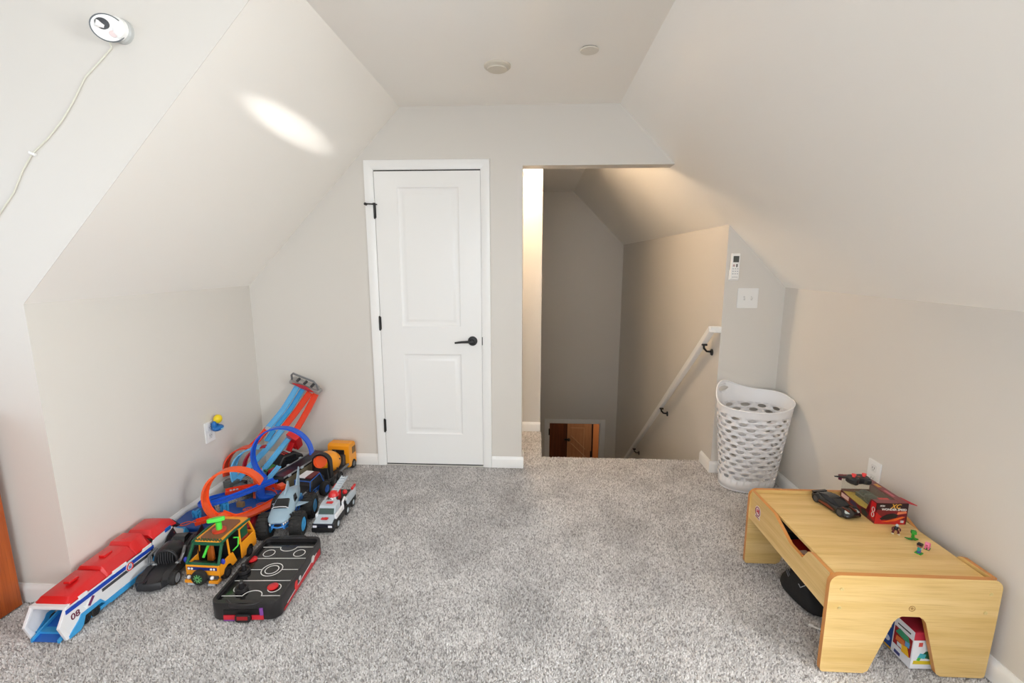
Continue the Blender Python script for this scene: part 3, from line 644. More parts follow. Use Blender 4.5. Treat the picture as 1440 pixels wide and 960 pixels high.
def wheel(parent, c, r, w, side=1, rim=None, tread=0, nm='wheel', rr=0.55, hub=None):
    """tyre centred at c, axle along local x; outside face towards side"""
    mb = MB(); a, b = -w / 2, w / 2
    mb.lathe([(r * rr, a), (r * 0.86, a), (r * 0.97, a + w * 0.14), (r, a + w * 0.3), (r, b - w * 0.3), (r * 0.97, b - w * 0.14), (r * 0.86, b), (r * rr, b)], 28, 'x', caps=False)
    if tread:
        for k in range(tread):
            t = 2 * math.pi * k / tread
            for s in (-1, 1): mb.at((0, 0, 0), (t, 0, 0)).box((s * w * 0.24, 0, r * 0.99), (w * 0.36, r * 0.13, r * 0.11))
        mb.at()
    o = mb.build(nm, RUB, parent, loc=c)
    mb = MB(); s = side; e = s * w / 2
    mb.lathe([(r * rr * 1.02, e * 0.9), (r * rr * 0.9, e * 0.98), (r * rr * 0.8, e * 0.6), (r * 0.18, e * 0.55), (r * 0.16, e * 0.95), (0.0, e * 1.0)], 24, 'x')
    mb.lathe([(r * rr * 1.0, -e * 0.85), (0, -e * 0.85)], 20, 'x')
    for k in range(5):
        t = 2 * math.pi * k / 5; mb.at((0, 0, 0), (t, 0, 0)).box((e * 0.72, 0, r * rr * 0.52), (abs(e) * 0.3, r * 0.1, r * rr * 0.75))
    mb.at(); mb.build('rim', rim or SILV, o)
    return o

def transporter():
    t = thing('toy_transporter_truck', 'long red, white and blue toy transporter truck along the left baseboard with open rear', 'toy truck', (-1.893, 1.485, 0), R(1.0)); t.scale = (1, 0.93, 1)
    W = 0.074
    # light blue chassis with wheel openings
    for s in (-1, 1):
        P = [(0.012, 0.0), (0.012, 0.012), (0.06, 0.045), (0.075, 0.062), (0.165, 0.062), (0.185, 0.035), (0.455, 0.035), (0.475, 0.060), (0.60, 0.060), (0.62, 0.035), (0.665, 0.03), (0.67, 0.006),
             (0.625, 0.006), (0.60, 0.045), (0.51, 0.045), (0.49, 0.012), (0.21, 0.012), (0.165, 0.045), (0.09, 0.045), (0.075, 0.012), (0.06, 0.0)]
        mb = MB(); mb.prism(P, 'x', s * (W - 0.006), s * (W + 0.004)); mb.build('skirt', LBLUE, t)
    mb = MB(); mb.b2(-W + 0.006, W - 0.006, 0.02, 0.64, 0.008, 0.022); mb.build('chassis', LBLUE, t)
    mb = MB(); mb.hull([(-0.052, -0.012, 0.004), (0.052, -0.012, 0.004), (-0.052, 0.0, 0.0), (0.052, 0.0, 0.0), (-0.045, 0.26, 0.085), (0.045, 0.26, 0.085), (-0.045, 0.26, 0.07), (0.045, 0.26, 0.07)]); mb.build('loading_ramp', BLUE, t)
    for s in (-1, 1):
        mb = MB(); mb.hull([(s * 0.050, -0.012, 0), (s * 0.058, -0.012, 0), (s * 0.050, -0.012, 0.014), (s * 0.058, -0.012, 0.014), (s * 0.045, 0.26, 0.075), (s * 0.052, 0.26, 0.075), (s * 0.045, 0.26, 0.10), (s * 0.052, 0.26, 0.10)]); mb.build('ramp_side', LBLUE, t)
    # white sides: swept rear edge like an arrow
    for s in (-1, 1):
        P = [(0.006, 0.0), (-0.014, 0.068), (0.024, 0.128), (0.30, 0.128), (0.462, 0.126), (0.462, 0.034), (0.188, 0.034), (0.168, 0.06), (0.073, 0.06), (0.045, 0.02)]
        mb = MB(); mb.prism(P, 'x', s * (W - 0.005), s * W); mb.build('side_wall', TW_, t, bevel=0.0015)
        P = [(0.002, 0.0), (-0.020, 0.068), (0.022, 0.133), (0.038, 0.133), (-0.008, 0.068), (0.026, 0.0)]
        mb = MB(); mb.prism(P, 'x', s * (W - 0.011), s * (W + 0.001)); mb.build('rear_frame', TW_, t, bevel=0.0015)
    mb = MB(); mb.b2(-W, W, 0.018, 0.042, 0.122, 0.135); mb.build('rear_frame_top', TW_, t, bevel=0.002)
    mb = MB(); mb.b2(-W + 0.004, W - 0.004, 0.27, 0.275, 0.02, 0.125); mb.build('inner_wall', DGREY, t)
    # red roof sections
    def roof(sec, nm='roof_section', mat=RED):
        rings = []
        for y, z, w, zb in sec: rings.append([(-W, y, zb), (-W - 0.001, y, zb + 0.006), (-w, y, z - 0.003), (-w + 0.006, y, z), (w - 0.006, y, z), (w, y, z - 0.003), (W + 0.001, y, zb + 0.006), (W, y, zb)])
        mb = MB(); mb.loft(rings); return mb.build(nm, mat, t, bevel=0.002)
    roof([(0.034, 0.134, 0.066, 0.128), (0.055, 0.155, 0.058, 0.128), (0.20, 0.170, 0.052, 0.128), (0.212, 0.160, 0.052, 0.128)])
    roof([(0.212, 0.158, 0.050, 0.128), (0.222, 0.176, 0.050, 0.130), (0.365, 0.182, 0.048, 0.132), (0.372, 0.172, 0.048, 0.132)])
    roof([(0.372, 0.172, 0.050, 0.130), (0.385, 0.192, 0.049, 0.132), (0.450, 0.196, 0.047, 0.132), (0.468, 0.150, 0.050, 0.130)])
    for y in (0.13, 0.30, 0.42):
        mb = MB(); mb.b2(-0.014, 0.014, y - 0.022, y + 0.022, 0.160 + y * 0.06, 0.172 + y * 0.055); mb.build('roof_vent', RED, t, bevel=0.003)
    for y, l in ((0.075, 0.04), (0.24, 0.075), (0.41, 0.055)):
        mb = MB(); mb.b2(W - 0.004, W + 0.004, y, y + l, 0.122, 0.138); mb.build('white_tab', TW_, t, bevel=0.0015)
        mb = MB(); mb.at((W - 0.012, y + l * 0.55, 0.143), (0, R(-35), 0)).box((0, 0, 0), (0.006, l * 0.85, 0.020)); mb.at(); mb.build('roof_latch', RED, t, bevel=0.002)
    mb = MB(); mb.b2(W, W + 0.0045, 0.014, 0.475, 0.104, 0.122); mb.build('blue_stripe', M('stripe_blue', (28, 70, 176), 0.35), t, bevel=0.002)
    mb = MB(); mb.b2(W, W + 0.0015, 0.18, 0.458, 0.083, 0.097); mb.build('window_slot', M('slot_grey', (74, 74, 76), 0.4), t, bevel=0.0008)
    # badge and number
    mb = MB(); mb.at((W + 0.004, 0.325, 0.106)).lathe([(0.020, 0), (0.020, 0.002), (0, 0.003)], 24, 'x'); mb.at(); bd = mb.build('round_badge', TW_, t)
    mb = MB(); mb.tube([(W + 0.0068, 0.325 + 0.0165 * math.cos(a * math.pi / 12), 0.106 + 0.0165 * math.sin(a * math.pi / 12)) for a in range(24)], 0.0026, 6, closed=True); mb.build('red_ring', RED, bd)
    mb = MB(); mb.at((W + 0.0075, 0.325, 0.106)).box((0, 0, -0.003), (0.001, 0.014, 0.012)); mb.box((0, -0.005, 0.006), (0.001, 0.005, 0.007)); mb.box((0, 0.005, 0.006), (0.001, 0.005, 0.007)); mb.at(); mb.build('badge_emblem', M('badge_blue', (110, 140, 190), 0.4), bd)
    text('number', '08', 0.037, M('number_maroon', (110, 34, 66), 0.4), t, (W + 0.001, 0.052, 0.075), (R(90), 0, R(90)), sx=1.1)
    mb = MB(); mb.at((W + 0.001, 0.100, 0.080)).prism([(-0.012, 0.006), (0.0, -0.016), (0.026, 0.022), (0.004, 0.006), (0.0, 0.000)], 'x', 0, 0.001); mb.at(); mb.build('check_mark', M('check_white', (250, 250, 250), 0.4), t)
    mb = MB(); mb.at((W + 0.001, 0.122, 0.084)).prism([(-0.014, -0.010), (0.012, 0.018), (0.022, 0.010), (-0.004, -0.018)], 'x', 0, 0.0008); mb.at(); mb.build('purple_mark', M('number_maroon2', (120, 44, 96), 0.4), t)
    # cab
    P = [(0.475, 0.035), (0.475, 0.135), (0.50, 0.148), (0.60, 0.150), (0.655, 0.105), (0.69, 0.082), (0.705, 0.045), (0.70, 0.02), (0.64, 0.02), (0.61, 0.055), (0.52, 0.055), (0.50, 0.02)]
    mb = MB(); mb.prism(P, 'x', -W + 0.002, W - 0.002); mb.build('cab', TW_, t, bevel=0.005)
    mb = MB(); mb.b2(-W + 0.004, W - 0.004, 0.462, 0.482, 0.03, 0.150); mb.build('dark_gap', TBLK, t)
    roof([(0.482, 0.165, 0.056, 0.140), (0.500, 0.184, 0.052, 0.144), (0.585, 0.192, 0.050, 0.148), (0.640, 0.168, 0.050, 0.138)], 'cab_roof')
    mb = MB(); mb.hull([(-0.05, 0.600, 0.178), (0.05, 0.600, 0.178), (-W - 0.001, 0.612, 0.142), (W + 0.001, 0.612, 0.142), (-0.05, 0.650, 0.158), (0.05, 0.650, 0.158), (-W, 0.672, 0.115), (W, 0.672, 0.115), (-W, 0.64, 0.120), (W, 0.64, 0.120)]); mb.build('windshield', GLASS, t, bevel=0.003)
    mb = MB(); mb.b2(W - 0.004, W + 0.003, 0.56, 0.60, 0.134, 0.155); mb.build('blue_corner', BLUE, t, bevel=0.003)
    mb = MB(); mb.at((W - 0.001, 0.61, 0.100)).lathe([(0.010, 0), (0.010, 0.0015), (0, 0.002)], 18, 'x'); mb.at(); mb.build('paw_disc', M('disc_red', (190, 50, 60), 0.4), t)
    mb = MB(); mb.prism([(0.665, 0.03), (0.715, 0.03), (0.72, 0.055), (0.70, 0.085), (0.69, 0.085), (0.675, 0.05)], 'x', -W - 0.002, W + 0.002); mb.build('front_bumper', LBLUE, t, bevel=0.003)
    for y in (0.098, 0.143, 0.55):
        for s in (-1, 1): wheel(t, (s * (W - 0.013), y, 0.0225), 0.0225, 0.022, s, TBLK if y < 0.2 else DGREY, hub=1)
transporter()

def black_car():
    t = thing('toy_black_roadster', 'matte black toy car with ribbed engine grille between the transporter and the orange van', 'toy car', (-1.732, 1.905, 0), R(12))
    b = M('matte_black', (40, 40, 42), 0.42); b2 = M('satin_black', (20, 20, 22), 0.3)
    # local -y is forward; nose at y=-0.15
    P = [(-0.074, -0.125), (-0.062, -0.150), (0.0, -0.160), (0.036, -0.150), (0.050, -0.125), (0.050, -0.06), (0.056, 0.02), (-0.072, 0.02), (-0.074, -0.06)]
    mb = MB(); mb.loft([[(x, y, 0.014) for x, y in P], [(x * 1.02, y, 0.032) for x, y in P], [(x * 0.9, y * 0.96, 0.046) for x, y in P], [(x * 0.5, -0.05 + (y + 0.05) * 0.5, 0.060) for x, y in P]]); mb.build('nose', b, t, bevel=0.002)
    for s in (-1, 1):
        mb = MB(); mb.loft([[(s * 0.050 - 0.004 + dx, y, z * k) for dx, z in ((-0.022, 0.03), (-0.016, 0.062), (0.014, 0.062), (0.018, 0.034))] for y, k in ((-0.135, 0.8), (-0.10, 1.05), (-0.05, 1.1), (0.0, 0.85))]); mb.build('front_fender', b, t, bevel=0.003)
        mb = MB(); mb.b2(s * 0.03 - 0.006, s * 0.03 + 0.006, -0.15, -0.05, 0.046, 0.053); mb.build('hood_ridge', b2, t, bevel=0.002)
        mb = MB(); mb.loft([[(s * 0.055 + 0.008 + dx, y, z) for dx, z in ((-0.02, 0.02), (-0.022, h), (0.006, h * 1.05), (0.018, h * 0.8), (0.020, 0.02))] for y, h in ((0.01, 0.05), (0.05, 0.085), (0.13, 0.098), (0.20, 0.075))]); mb.build('rear_fender', b, t, bevel=0.003)
        mb = MB(); mb.hull([(s * 0.060, 0.08, 0.09), (s * 0.065, 0.08, 0.09), (s * 0.060, 0.20, 0.07), (s * 0.067, 0.20, 0.07), (s * 0.065, 0.18, 0.135), (s * 0.068, 0.18, 0.135), (s * 0.065, 0.12, 0.115), (s * 0.068, 0.12, 0.115)]); mb.build('tail_fin', b, t)
    mb = MB(); mb.lathe([(0.052, -0.02), (0.058, 0), (0.058, 0.045), (0.048, 0.06), (0.03, 0.065), (0, 0.066)], 24, 'y', (0, 0.0, 0.078)); mb.build('engine_cowl', b2, t)
    mb = MB()
    mb.tube([(0.046 * math.cos(R(a)), -0.024, 0.080 + 0.046 * math.sin(R(a))) for a in range(0, 360, 20)], 0.006, 8, closed=True); mb.build('cowl_ring', b, t)
    for i in range(7):
        x = -0.030 + i * 0.010; h = math.sqrt(0.042 ** 2 - x * x)
        mb = MB(); mb.tube([(x, -0.024, 0.080 - h), (x, -0.031, 0.080), (x, -0.024, 0.080 + h)], 0.0028, 6); mb.build('grille_bar', M('grille_bar', (58, 58, 60), 0.35), t)
    for s in (-1, 1):
        mb = MB(); mb.tube([(s * 0.05, -0.02, 0.07), (s * 0.066, -0.035, 0.075), (s * 0.072, -0.02, 0.10), (s * 0.062, 0.02, 0.115)], 0.007, 8); mb.build('exhaust_pipe', M('dark_chrome', (110, 112, 114), 0.3, 0.5), t)
        mb = MB(); mb.sphere((s * 0.05, -0.03, 0.058), 0.012); mb.build('lamp', SILV, t)
    mb = MB(); mb.loft([[(-w, y, 0.02), (-w, y, z), (w, y, z), (w, y, 0.02)] for y, z, w in ((0.02, 0.07, 0.06), (0.07, 0.10, 0.055), (0.14, 0.10, 0.05), (0.22, 0.07, 0.045))]); mb.build('body', b, t, bevel=0.004)
    mb = MB(); mb.hull([(-0.036, 0.06, 0.098), (0.036, 0.06, 0.098), (-0.03, 0.09, 0.125), (0.03, 0.09, 0.125), (-0.03, 0.13, 0.122), (0.03, 0.13, 0.122), (-0.03, 0.18, 0.08), (0.03, 0.18, 0.08)]); mb.build('canopy', GLASS, t, bevel=0.003)
    for s in (-1, 1):
        wheel(t, (s * 0.066 + 0.002, -0.100, 0.032), 0.032, 0.028, s, SILV, rr=0.66); wheel(t, (s * 0.060 + 0.008, 0.13, 0.034), 0.034, 0.026, s, SILV, rr=0.6)
black_car()

def van():
    t = thing('toy_camper_van', 'yellow-orange and green toy van with lime roof turret beside the black hockey game', 'toy van', (-1.503, 1.955, 0), R(-1))
    W = 0.080; yf = -0.135; yb = 0.135
    # lower body shell: front, back, sides below the windows
    mb = MB(); mb.b2(-W, W, yf, yf + 0.008, 0.040, 0.100); mb.build('front_panel', YOR, t, bevel=0.003)
    for s in (-1, 1):
        P = [(yf, 0.045), (yf, 0.098), (yf + 0.06, 0.104), (-0.035, 0.104), (-0.012, 0.045), (-0.045, 0.040), (-0.055, 0.060), (-0.075, 0.068), (-0.098, 0.060), (-0.108, 0.040)]
        mb = MB(); mb.prism(P, 'x', s * (W - 0.006), s * W); mb.build('side_panel_front', YOR, t, bevel=0.002)
        P = [(0.022, 0.030), (0.022, 0.108), (yb, 0.112), (yb + 0.004, 0.05), (yb, 0.035), (0.115, 0.035), (0.108, 0.055), (0.085, 0.066), (0.062, 0.055), (0.055, 0.030)]
        mb = MB(); mb.prism(P, 'x', s * (W - 0.006), s * W); mb.build('side_panel_rear', YOR, t, bevel=0.002)
        # window frame and roof rail
        mb = MB(); mb.sweep([(s * (W - 0.003), 0.022, 0.108), (s * (W - 0.010), 0.030, 0.178), (s * (W - 0.010), 0.105, 0.182), (s * (W - 0.004), 0.128, 0.112)], rrect(-0.004, 0.004, -0.005, 0.005, 0.001, 1)); mb.build('rear_window_frame', YOR, t)
        mb = MB(); mb.b2(s * (W - 0.014) - 0.002, s * (W - 0.014) + 0.002, 0.045, 0.095, 0.118, 0.172); mb.build('rear_window_blind', GREEN, t)
        mb = MB(); mb.sweep([(s * (W - 0.004), yf + 0.005, 0.100), (s * (W - 0.012), yf + 0.050, 0.182)], rrect(-0.005, 0.005, -0.005, 0.005, 0.001, 1)); mb.build('windshield_post', GREEN, t)
        mb = MB(); mb.sweep([(s * (W - 0.004), -0.055, 0.104), (s * (W - 0.012), -0.050, 0.182)], rrect(-0.003, 0.003, -0.004, 0.004, 0.001, 1)); mb.build('door_post', YOR, t)
        mb = MB(); mb.sweep([(s * (W - 0.009), yf + 0.045, 0.186), (s * (W - 0.009), 0.0, 0.193), (s * (W - 0.009), yb - 0.02, 0.186)], rrect(-0.004, 0.004, -0.005, 0.005, 0.001, 1)); mb.build('roof_rail', GREEN, t)
        mb = MB(); mb.tube([(s * (W - 0.012), -0.02, 0.10), (s * (W - 0.006), 0.01, 0.108), (s * (W - 0.008), 0.02, 0.145), (s * (W - 0.018), 0.0, 0.155)], 0.0035, 6); mb.build('grab_bar', LIME, t)
    mb = MB(); mb.b2(-W + 0.002, W - 0.002, yb - 0.006, yb, 0.04, 0.115); mb.build('rear_panel', YOR, t, bevel=0.002)
    mb = MB(); mb.b2(-W + 0.008, W - 0.008, yf + 0.02, yb - 0.01, 0.028, 0.045); mb.build('floor_pan', TBLK, t)
    mb = MB(); mb.at((0, yf + 0.050, 0.178)).b2(-W + 0.006, W - 0.006, -0.006, 0.004, -0.008, 0.010); mb.at(); mb.b2(-W + 0.004, W - 0.004, yf + 0.002, yf + 0.012, 0.098, 0.108); mb.build('windshield_frame', GREEN, t, bevel=0.002)
    # roof: orange rim with brown inset
    mb = MB(); mb.prism(rrect(-W + 0.012, W - 0.012, yf + 0.045, yb - 0.015, 0.016), 'z', 0.180, 0.192); mb.build('roof', YOR, t, bevel=0.004)
    mb = MB(); mb.lathe([(0.052, 0), (0.050, 0.003), (0, 0.004)], 24, 'z', (0, 0.02, 0.192)); o = mb.build('roof_hatch', BROWN, t); 
    mb = MB(); mb.prism(rrect(-0.050, 0.050, yf + 0.058, 0.09, 0.02), 'z', 0.192, 0.1955); mb.build('roof_inset', BROWN, t)
    mb = MB()
    for i in range(9): mb.tube([(-0.06 + i * 0.015, yf + 0.048, 0.190), (-0.058 + i * 0.015, yf + 0.054, 0.200), (-0.050 + i * 0.015, yf + 0.050, 0.192)], 0.003, 5)
    mb.build('rope_trim', M('rope_green', (60, 84, 50), 0.8), t)
    # turret
    mb = MB(); mb.lathe([(0.030, 0), (0.030, 0.008), (0.022, 0.010), (0, 0.010)], 24, 'z', (0.004, -0.01, 0.195)); mb.build('turret_ring', M('turret_red', (204, 62, 36), 0.4), t)
    mb = MB(); mb.lathe([(0.013, 0), (0.013, 0.04), (0, 0.04)], 14, 'z', (0.004, -0.01, 0.203)); mb.build('turret_stem', LIME, t)
    mb = MB(); mb.at((-0.008, -0.010, 0.252), (R(-12), R(-4), R(20))).prism([(-0.038, -0.006), (-0.030, -0.016), (0.02, -0.018), (0.040, -0.008), (0.036, 0.012), (0.0, 0.018), (-0.034, 0.012)], 'z', -0.009, 0.009); mb.at(); mb.build('turret_top', LIME, t, bevel=0.003)
    # face of the van
    mb = MB(); mb.b2(-W + 0.010, W - 0.010, yf - 0.002, yf + 0.001, 0.076, 0.091); mb.build('lamp_band', NAVY, t, bevel=0.001)
    for x in (-0.062, -0.048, 0.044, 0.058):
        mb = MB(); mb.sphere((x, yf - 0.003, 0.084), (0.0055, 0.003, 0.0055), 10, 6); mb.build('headlight', TW_, t)
    for x in (-0.058, 0.052):
        mb = MB(); mb.sphere((x, yf - 0.012, 0.048), (0.009, 0.008, 0.009), 12, 6); mb.build('fog_lamp', TW_, t)
    mb = MB(); mb.b2(-W + 0.004, W - 0.004, yf - 0.010, yf + 0.01, 0.038, 0.052); mb.build('grille_bar', DGREY, t, bevel=0.003)
    mb = MB(); mb.b2(-W, -0.035, yf - 0.016, yf + 0.01, 0.020, 0.034); mb.b2(0.035, W, yf - 0.016, yf + 0.01, 0.020, 0.034); mb.build('bumper', YOR, t, bevel=0.003)
    for x in (-0.045, 0.05):
        mb = MB(); mb.b2(x - 0.016, x + 0.016, yf - 0.020, yf - 0.014, 0.014, 0.022); mb.build('number_plate', LGREY, t)
    sp = MB(); sp.at((-0.004, yf - 0.016, 0.052)).lathe([(0.018, 0.006), (0.034, 0.008), (0.036, 0.0), (0.034, -0.010), (0.022, -0.012)], 26, 'y'); sp.at(); so = sp.build('spare_wheel', RUB, t)
    mb = MB(); mb.at((-0.004, yf - 0.027, 0.052)).lathe([(0.024, 0.002), (0.022, -0.002), (0, -0.004)], 24, 'y'); mb.at(); mb.build('spare_cover', M('cover_green', (30, 60, 40), 0.5), so)
    mb = MB()
    for k in range(9):
        a = 2 * math.pi * k / 9; mb.tube([(-0.004 + 0.006 * math.cos(a), yf - 0.031, 0.052 + 0.006 * math.sin(a)), (-0.004 + 0.020 * math.cos(a + 0.3), yf - 0.029, 0.052 + 0.020 * math.sin(a + 0.3))], 0.0016, 5)
    mb.build('cover_print', M('print_green', (110, 190, 110), 0.5), so)
    for s in (-1, 1):
        mb = MB(); mb.sphere((s * (W + 0.010), yf + 0.018, 0.112), (0.010, 0.007, 0.014), 12, 8); mb.tube([(s * (W - 0.004), yf + 0.02, 0.104), (s * (W + 0.008), yf + 0.018, 0.108)], 0.003, 6); mb.build('mirror', M('mirror_blue', (38, 56, 170), 0.4), t)
        for y in (-0.078, 0.085): wheel(t, (s * (W - 0.014), y, 0.027), 0.027, 0.024, s, DGREY)
    mb = MB(); mb.loft([[(-0.062, -0.03, 0.045), (-0.030, -0.03, 0.045), (-0.030, -0.01, 0.045), (-0.062, -0.01, 0.045)], [(-0.060, -0.02, 0.12), (-0.036, -0.02, 0.12), (-0.036, -0.005, 0.12), (-0.060, -0.005, 0.12)]]); mb.build('seat', M('seat_orange', (206, 110, 36), 0.5), t, bevel=0.004)
    mb = MB(); mb.tube([(-0.035, -0.08, 0.10), (-0.03, -0.06, 0.13), (-0.022, -0.05, 0.155)], 0.006, 8); mb.build('lever', LIME, t)
    mb = MB(); mb.b2(-W + 0.008, W - 0.008, -0.118, -0.09, 0.045, 0.095); mb.build('dashboard', TBLK, t, bevel=0.004)
    mb = MB(); mb.b2(-W + 0.008, W - 0.008, 0.020, 0.030, 0.045, 0.178); mb.build('bulkhead', TBLK, t)
    mb = MB(); mb.b2(-W + 0.006, -W + 0.009, -0.06, 0.02, 0.045, 0.176); mb.build('inner_liner', TBLK, t)
    mb = MB(); mb.b2(-W + 0.010, W - 0.010, 0.034, 0.100, 0.045, 0.120); mb.build('red_bench', M('bench_red', (150, 50, 24), 0.5), t, bevel=0.004)
van()

def hockey():
    t = thing('tabletop_hockey_game', 'black tabletop air hockey game with white rink lines and red side prints', 'hockey game', (-1.205, 1.862, 0), R(3.4))
    blk = M('hockey_black', (36, 34, 35), 0.33); W, Lh, H = 0.142, 0.236, 0.078
    zt = 0.060
    out = rrect(-W, W, -Lh, Lh, [0.040] * 4, 6)
    # walls with a recess for the goal at the near end
    inn = rrect(-W + 0.010, W - 0.010, -Lh + 0.022, Lh - 0.022, 0.022, 6)
    mb = MB()
    n = len(out)
    def ring(P, z, k=1.0): return [(x * k, y * k, z) for x, y in P]
    mb.loft([ring(out, 0.0, 0.985), ring(out, 0.006), ring(out, H - 0.006), ring(out, H, 0.992), ring(inn, H), ring(inn, zt)], caps=False)
    mb.build('rim', blk, t, angle=40)
    mb = MB(); mb.prism(inn, 'z', zt - 0.004, zt); pf = mb.build('playfield', M('playfield_black', (24, 24, 25), 0.16, coat=0.3), t)
    mb = MB(); mb.prism([(x * 0.98, y * 0.98) for x, y in out], 'z', 0.002, 0.010); mb.build('base', blk, t)
    wh = M('rink_white', (226, 224, 220), 0.5); z = zt + 0.0003
    def line(P, closed=False, nm='rink_line'):
        mb = MB(); mb.sweep([(x, y, z) for x, y in P], [(-0.0019, 0), (0.0019, 0), (0.0019, 0.0006), (-0.0019, 0.0006)], up=(0, 0, 1), closed=closed); mb.build(nm, wh, pf)
    iw = W - 0.014
    def circ(cx, cy, r): line([(cx + r * math.cos(R(a)), cy + r * math.sin(R(a))) for a in range(0, 360, 12)], True, 'rink_circle')
    for y in (0.062 + 0.02, -0.075): line([(-iw, y), (iw, y)])
    line([(-iw, 0), (-0.045, 0)]); line([(0.045, 0), (iw, 0)]); circ(0, 0, 0.045); circ(0, 0, 0.029)
    for s in (-1, 1):
        gy = s * 0.170
        line([(-iw, gy), (-0.048, gy)] + [(0.040 * math.cos(R(a)) * -1, gy - s * 0.040 * math.sin(R(a)) * 0.8) for a in range(0, 181, 15)][0:13] + [(0.048, gy), (iw, gy)])
        for x in (-0.075, 0.072): circ(x, s * 0.122, 0.026)
    # goals and score slides at both ends
    for s in (-1, 1):
        mb = MB(); mb.sweep([(-0.075, s * (Lh - 0.018), 0.072), (-0.05, s * (Lh + 0.002), 0.070), (0, s * (Lh + 0.008), 0.069), (0.05, s * (Lh + 0.002), 0.070), (0.075, s * (Lh - 0.018), 0.072)], rrect(-0.004, 0.004, -0.010, 0.010, 0.003), up=(0, 0, 1)); mb.build('goal_lip', blk, t)
        mb = MB(); mb.b2(-0.082, 0.082, s * Lh - 0.002, s * Lh + 0.002, 0.004, 0.050); mb.build('goal_front', M('goal_dark', (18, 18, 18), 0.4), t)
        for a, b in ((-0.082, -0.034), (0.034, 0.082)): mb = MB(); mb.b2(a, b, s * (Lh + 0.003) - 0.002, s * (Lh + 0.003) + 0.002, 0.006, 0.026); mb.build('red_print', M('print_red', (196, 40, 52), 0.4), t)
        mb = MB(); mb.b2(0.068, 0.082, s * (Lh + 0.003) - 0.002, s * (Lh + 0.003) + 0.002, 0.026, 0.058); mb.b2(-0.082, -0.034, s * (Lh + 0.003) - 0.002, s * (Lh + 0.003) + 0.002, 0.001, 0.007); mb.build('purple_print', M('print_purple', (126, 70, 150), 0.4), t)
        mb = MB(); mb.prism(rrect(-0.032, 0.032, 0.0, 0.034, 0.012), 'y', s * (Lh + 0.004), s * (Lh + 0.014)); mb.build('goal_hood', blk, t, bevel=0.002)
        mb = MB(); mb.b2(-0.022, 0.022, s * (Lh + 0.014) - 0.001, s * (Lh + 0.014) + 0.001, 0.012, 0.028); mb.build('goal_window', M('goal_red', (150, 24, 30), 0.4), t)
    mb = MB(); mb.lathe([(0.011, 0), (0.010, 0.005), (0, 0.006)], 18, 'z', (0.038, -0.208, zt)); mb.build('power_button', RED, t)
    # printed side band
    for s in (-1, 1):
        x = s * (W + 0.0006)
        mb = MB(); mb.prism([(-0.19, 0.006), (0.19, 0.006), (0.19, 0.040), (-0.19, 0.014)], 'x', x, x + s * 0.0006); sb = mb.build('side_print', M('print_red2', (190, 34, 44), 0.4), t)
        mb = MB(); mb.prism([(-0.16, 0.018), (0.15, 0.040), (0.15, 0.043), (-0.16, 0.020)], 'x', x, x + s * 0.0012); mb.build('print_line', TW_, sb)
        for y, zz, r in ((0.105, 0.040, 0.017), (-0.035, 0.044, 0.010)):
            mb = MB(); mb.at((x, y, zz)).lathe([(r, 0), (r, s * 0.0012), (0, s * 0.0012)], 20, 'x'); mb.at(); mb.build('print_disc', M('print_grey', (206, 206, 204), 0.5), sb)
        mb = MB(); mb.at((x, -0.075, 0.036)).prism([(-0.010, -0.02), (0.012, -0.016), (0.014, 0.018), (-0.004, 0.022), (-0.014, 0.004)], 'x', 0, s * 0.0014); mb.at(); mb.build('print_figure', M('print_bright_red', (214, 50, 50), 0.5), sb)
    def puck(x, y, label, z0=zt):
        mb = MB(); mb.lathe([(0.022, 0), (0.0225, 0.002), (0.0225, 0.005), (0.020, 0.0065), (0, 0.0065)], 26)
        o = mb.build('hockey_puck', RED); o.location = (x, y, z0 + 0.0015); tag(o, label, 'puck', 'hockey pucks on the black game')
        return o
    puck(-1.338, 1.925, 'red hockey puck near the left rail of the game, farther one from camera')
    puck(-1.135, 1.748, 'red hockey puck inside the near right circle of the black hockey game')
    def mallet(x, y, label):
        m = thing('hockey_mallet', label, 'mallet', (x, y, zt + 0.0015), 0, 'black mallets on the hockey game')
        mb = MB(); mb.lathe([(0.026, 0), (0.027, 0.004), (0.026, 0.016), (0.021, 0.016), (0.017, 0.010), (0.011, 0.011)], 26, caps=True); mb.build('mallet_base', blk, m)
        mb = MB(); mb.lathe([(0.012, 0.008), (0.0095, 0.030), (0.011, 0.038), (0.008, 0.043), (0, 0.044)], 18); mb.build('mallet_grip', blk, m)
    mallet(-1.322, 1.838, 'black hockey mallet at the left rail of the game, behind the other mallet')
    mallet(-1.258, 1.722, 'black hockey mallet standing in the near left circle of the game')
hockey()

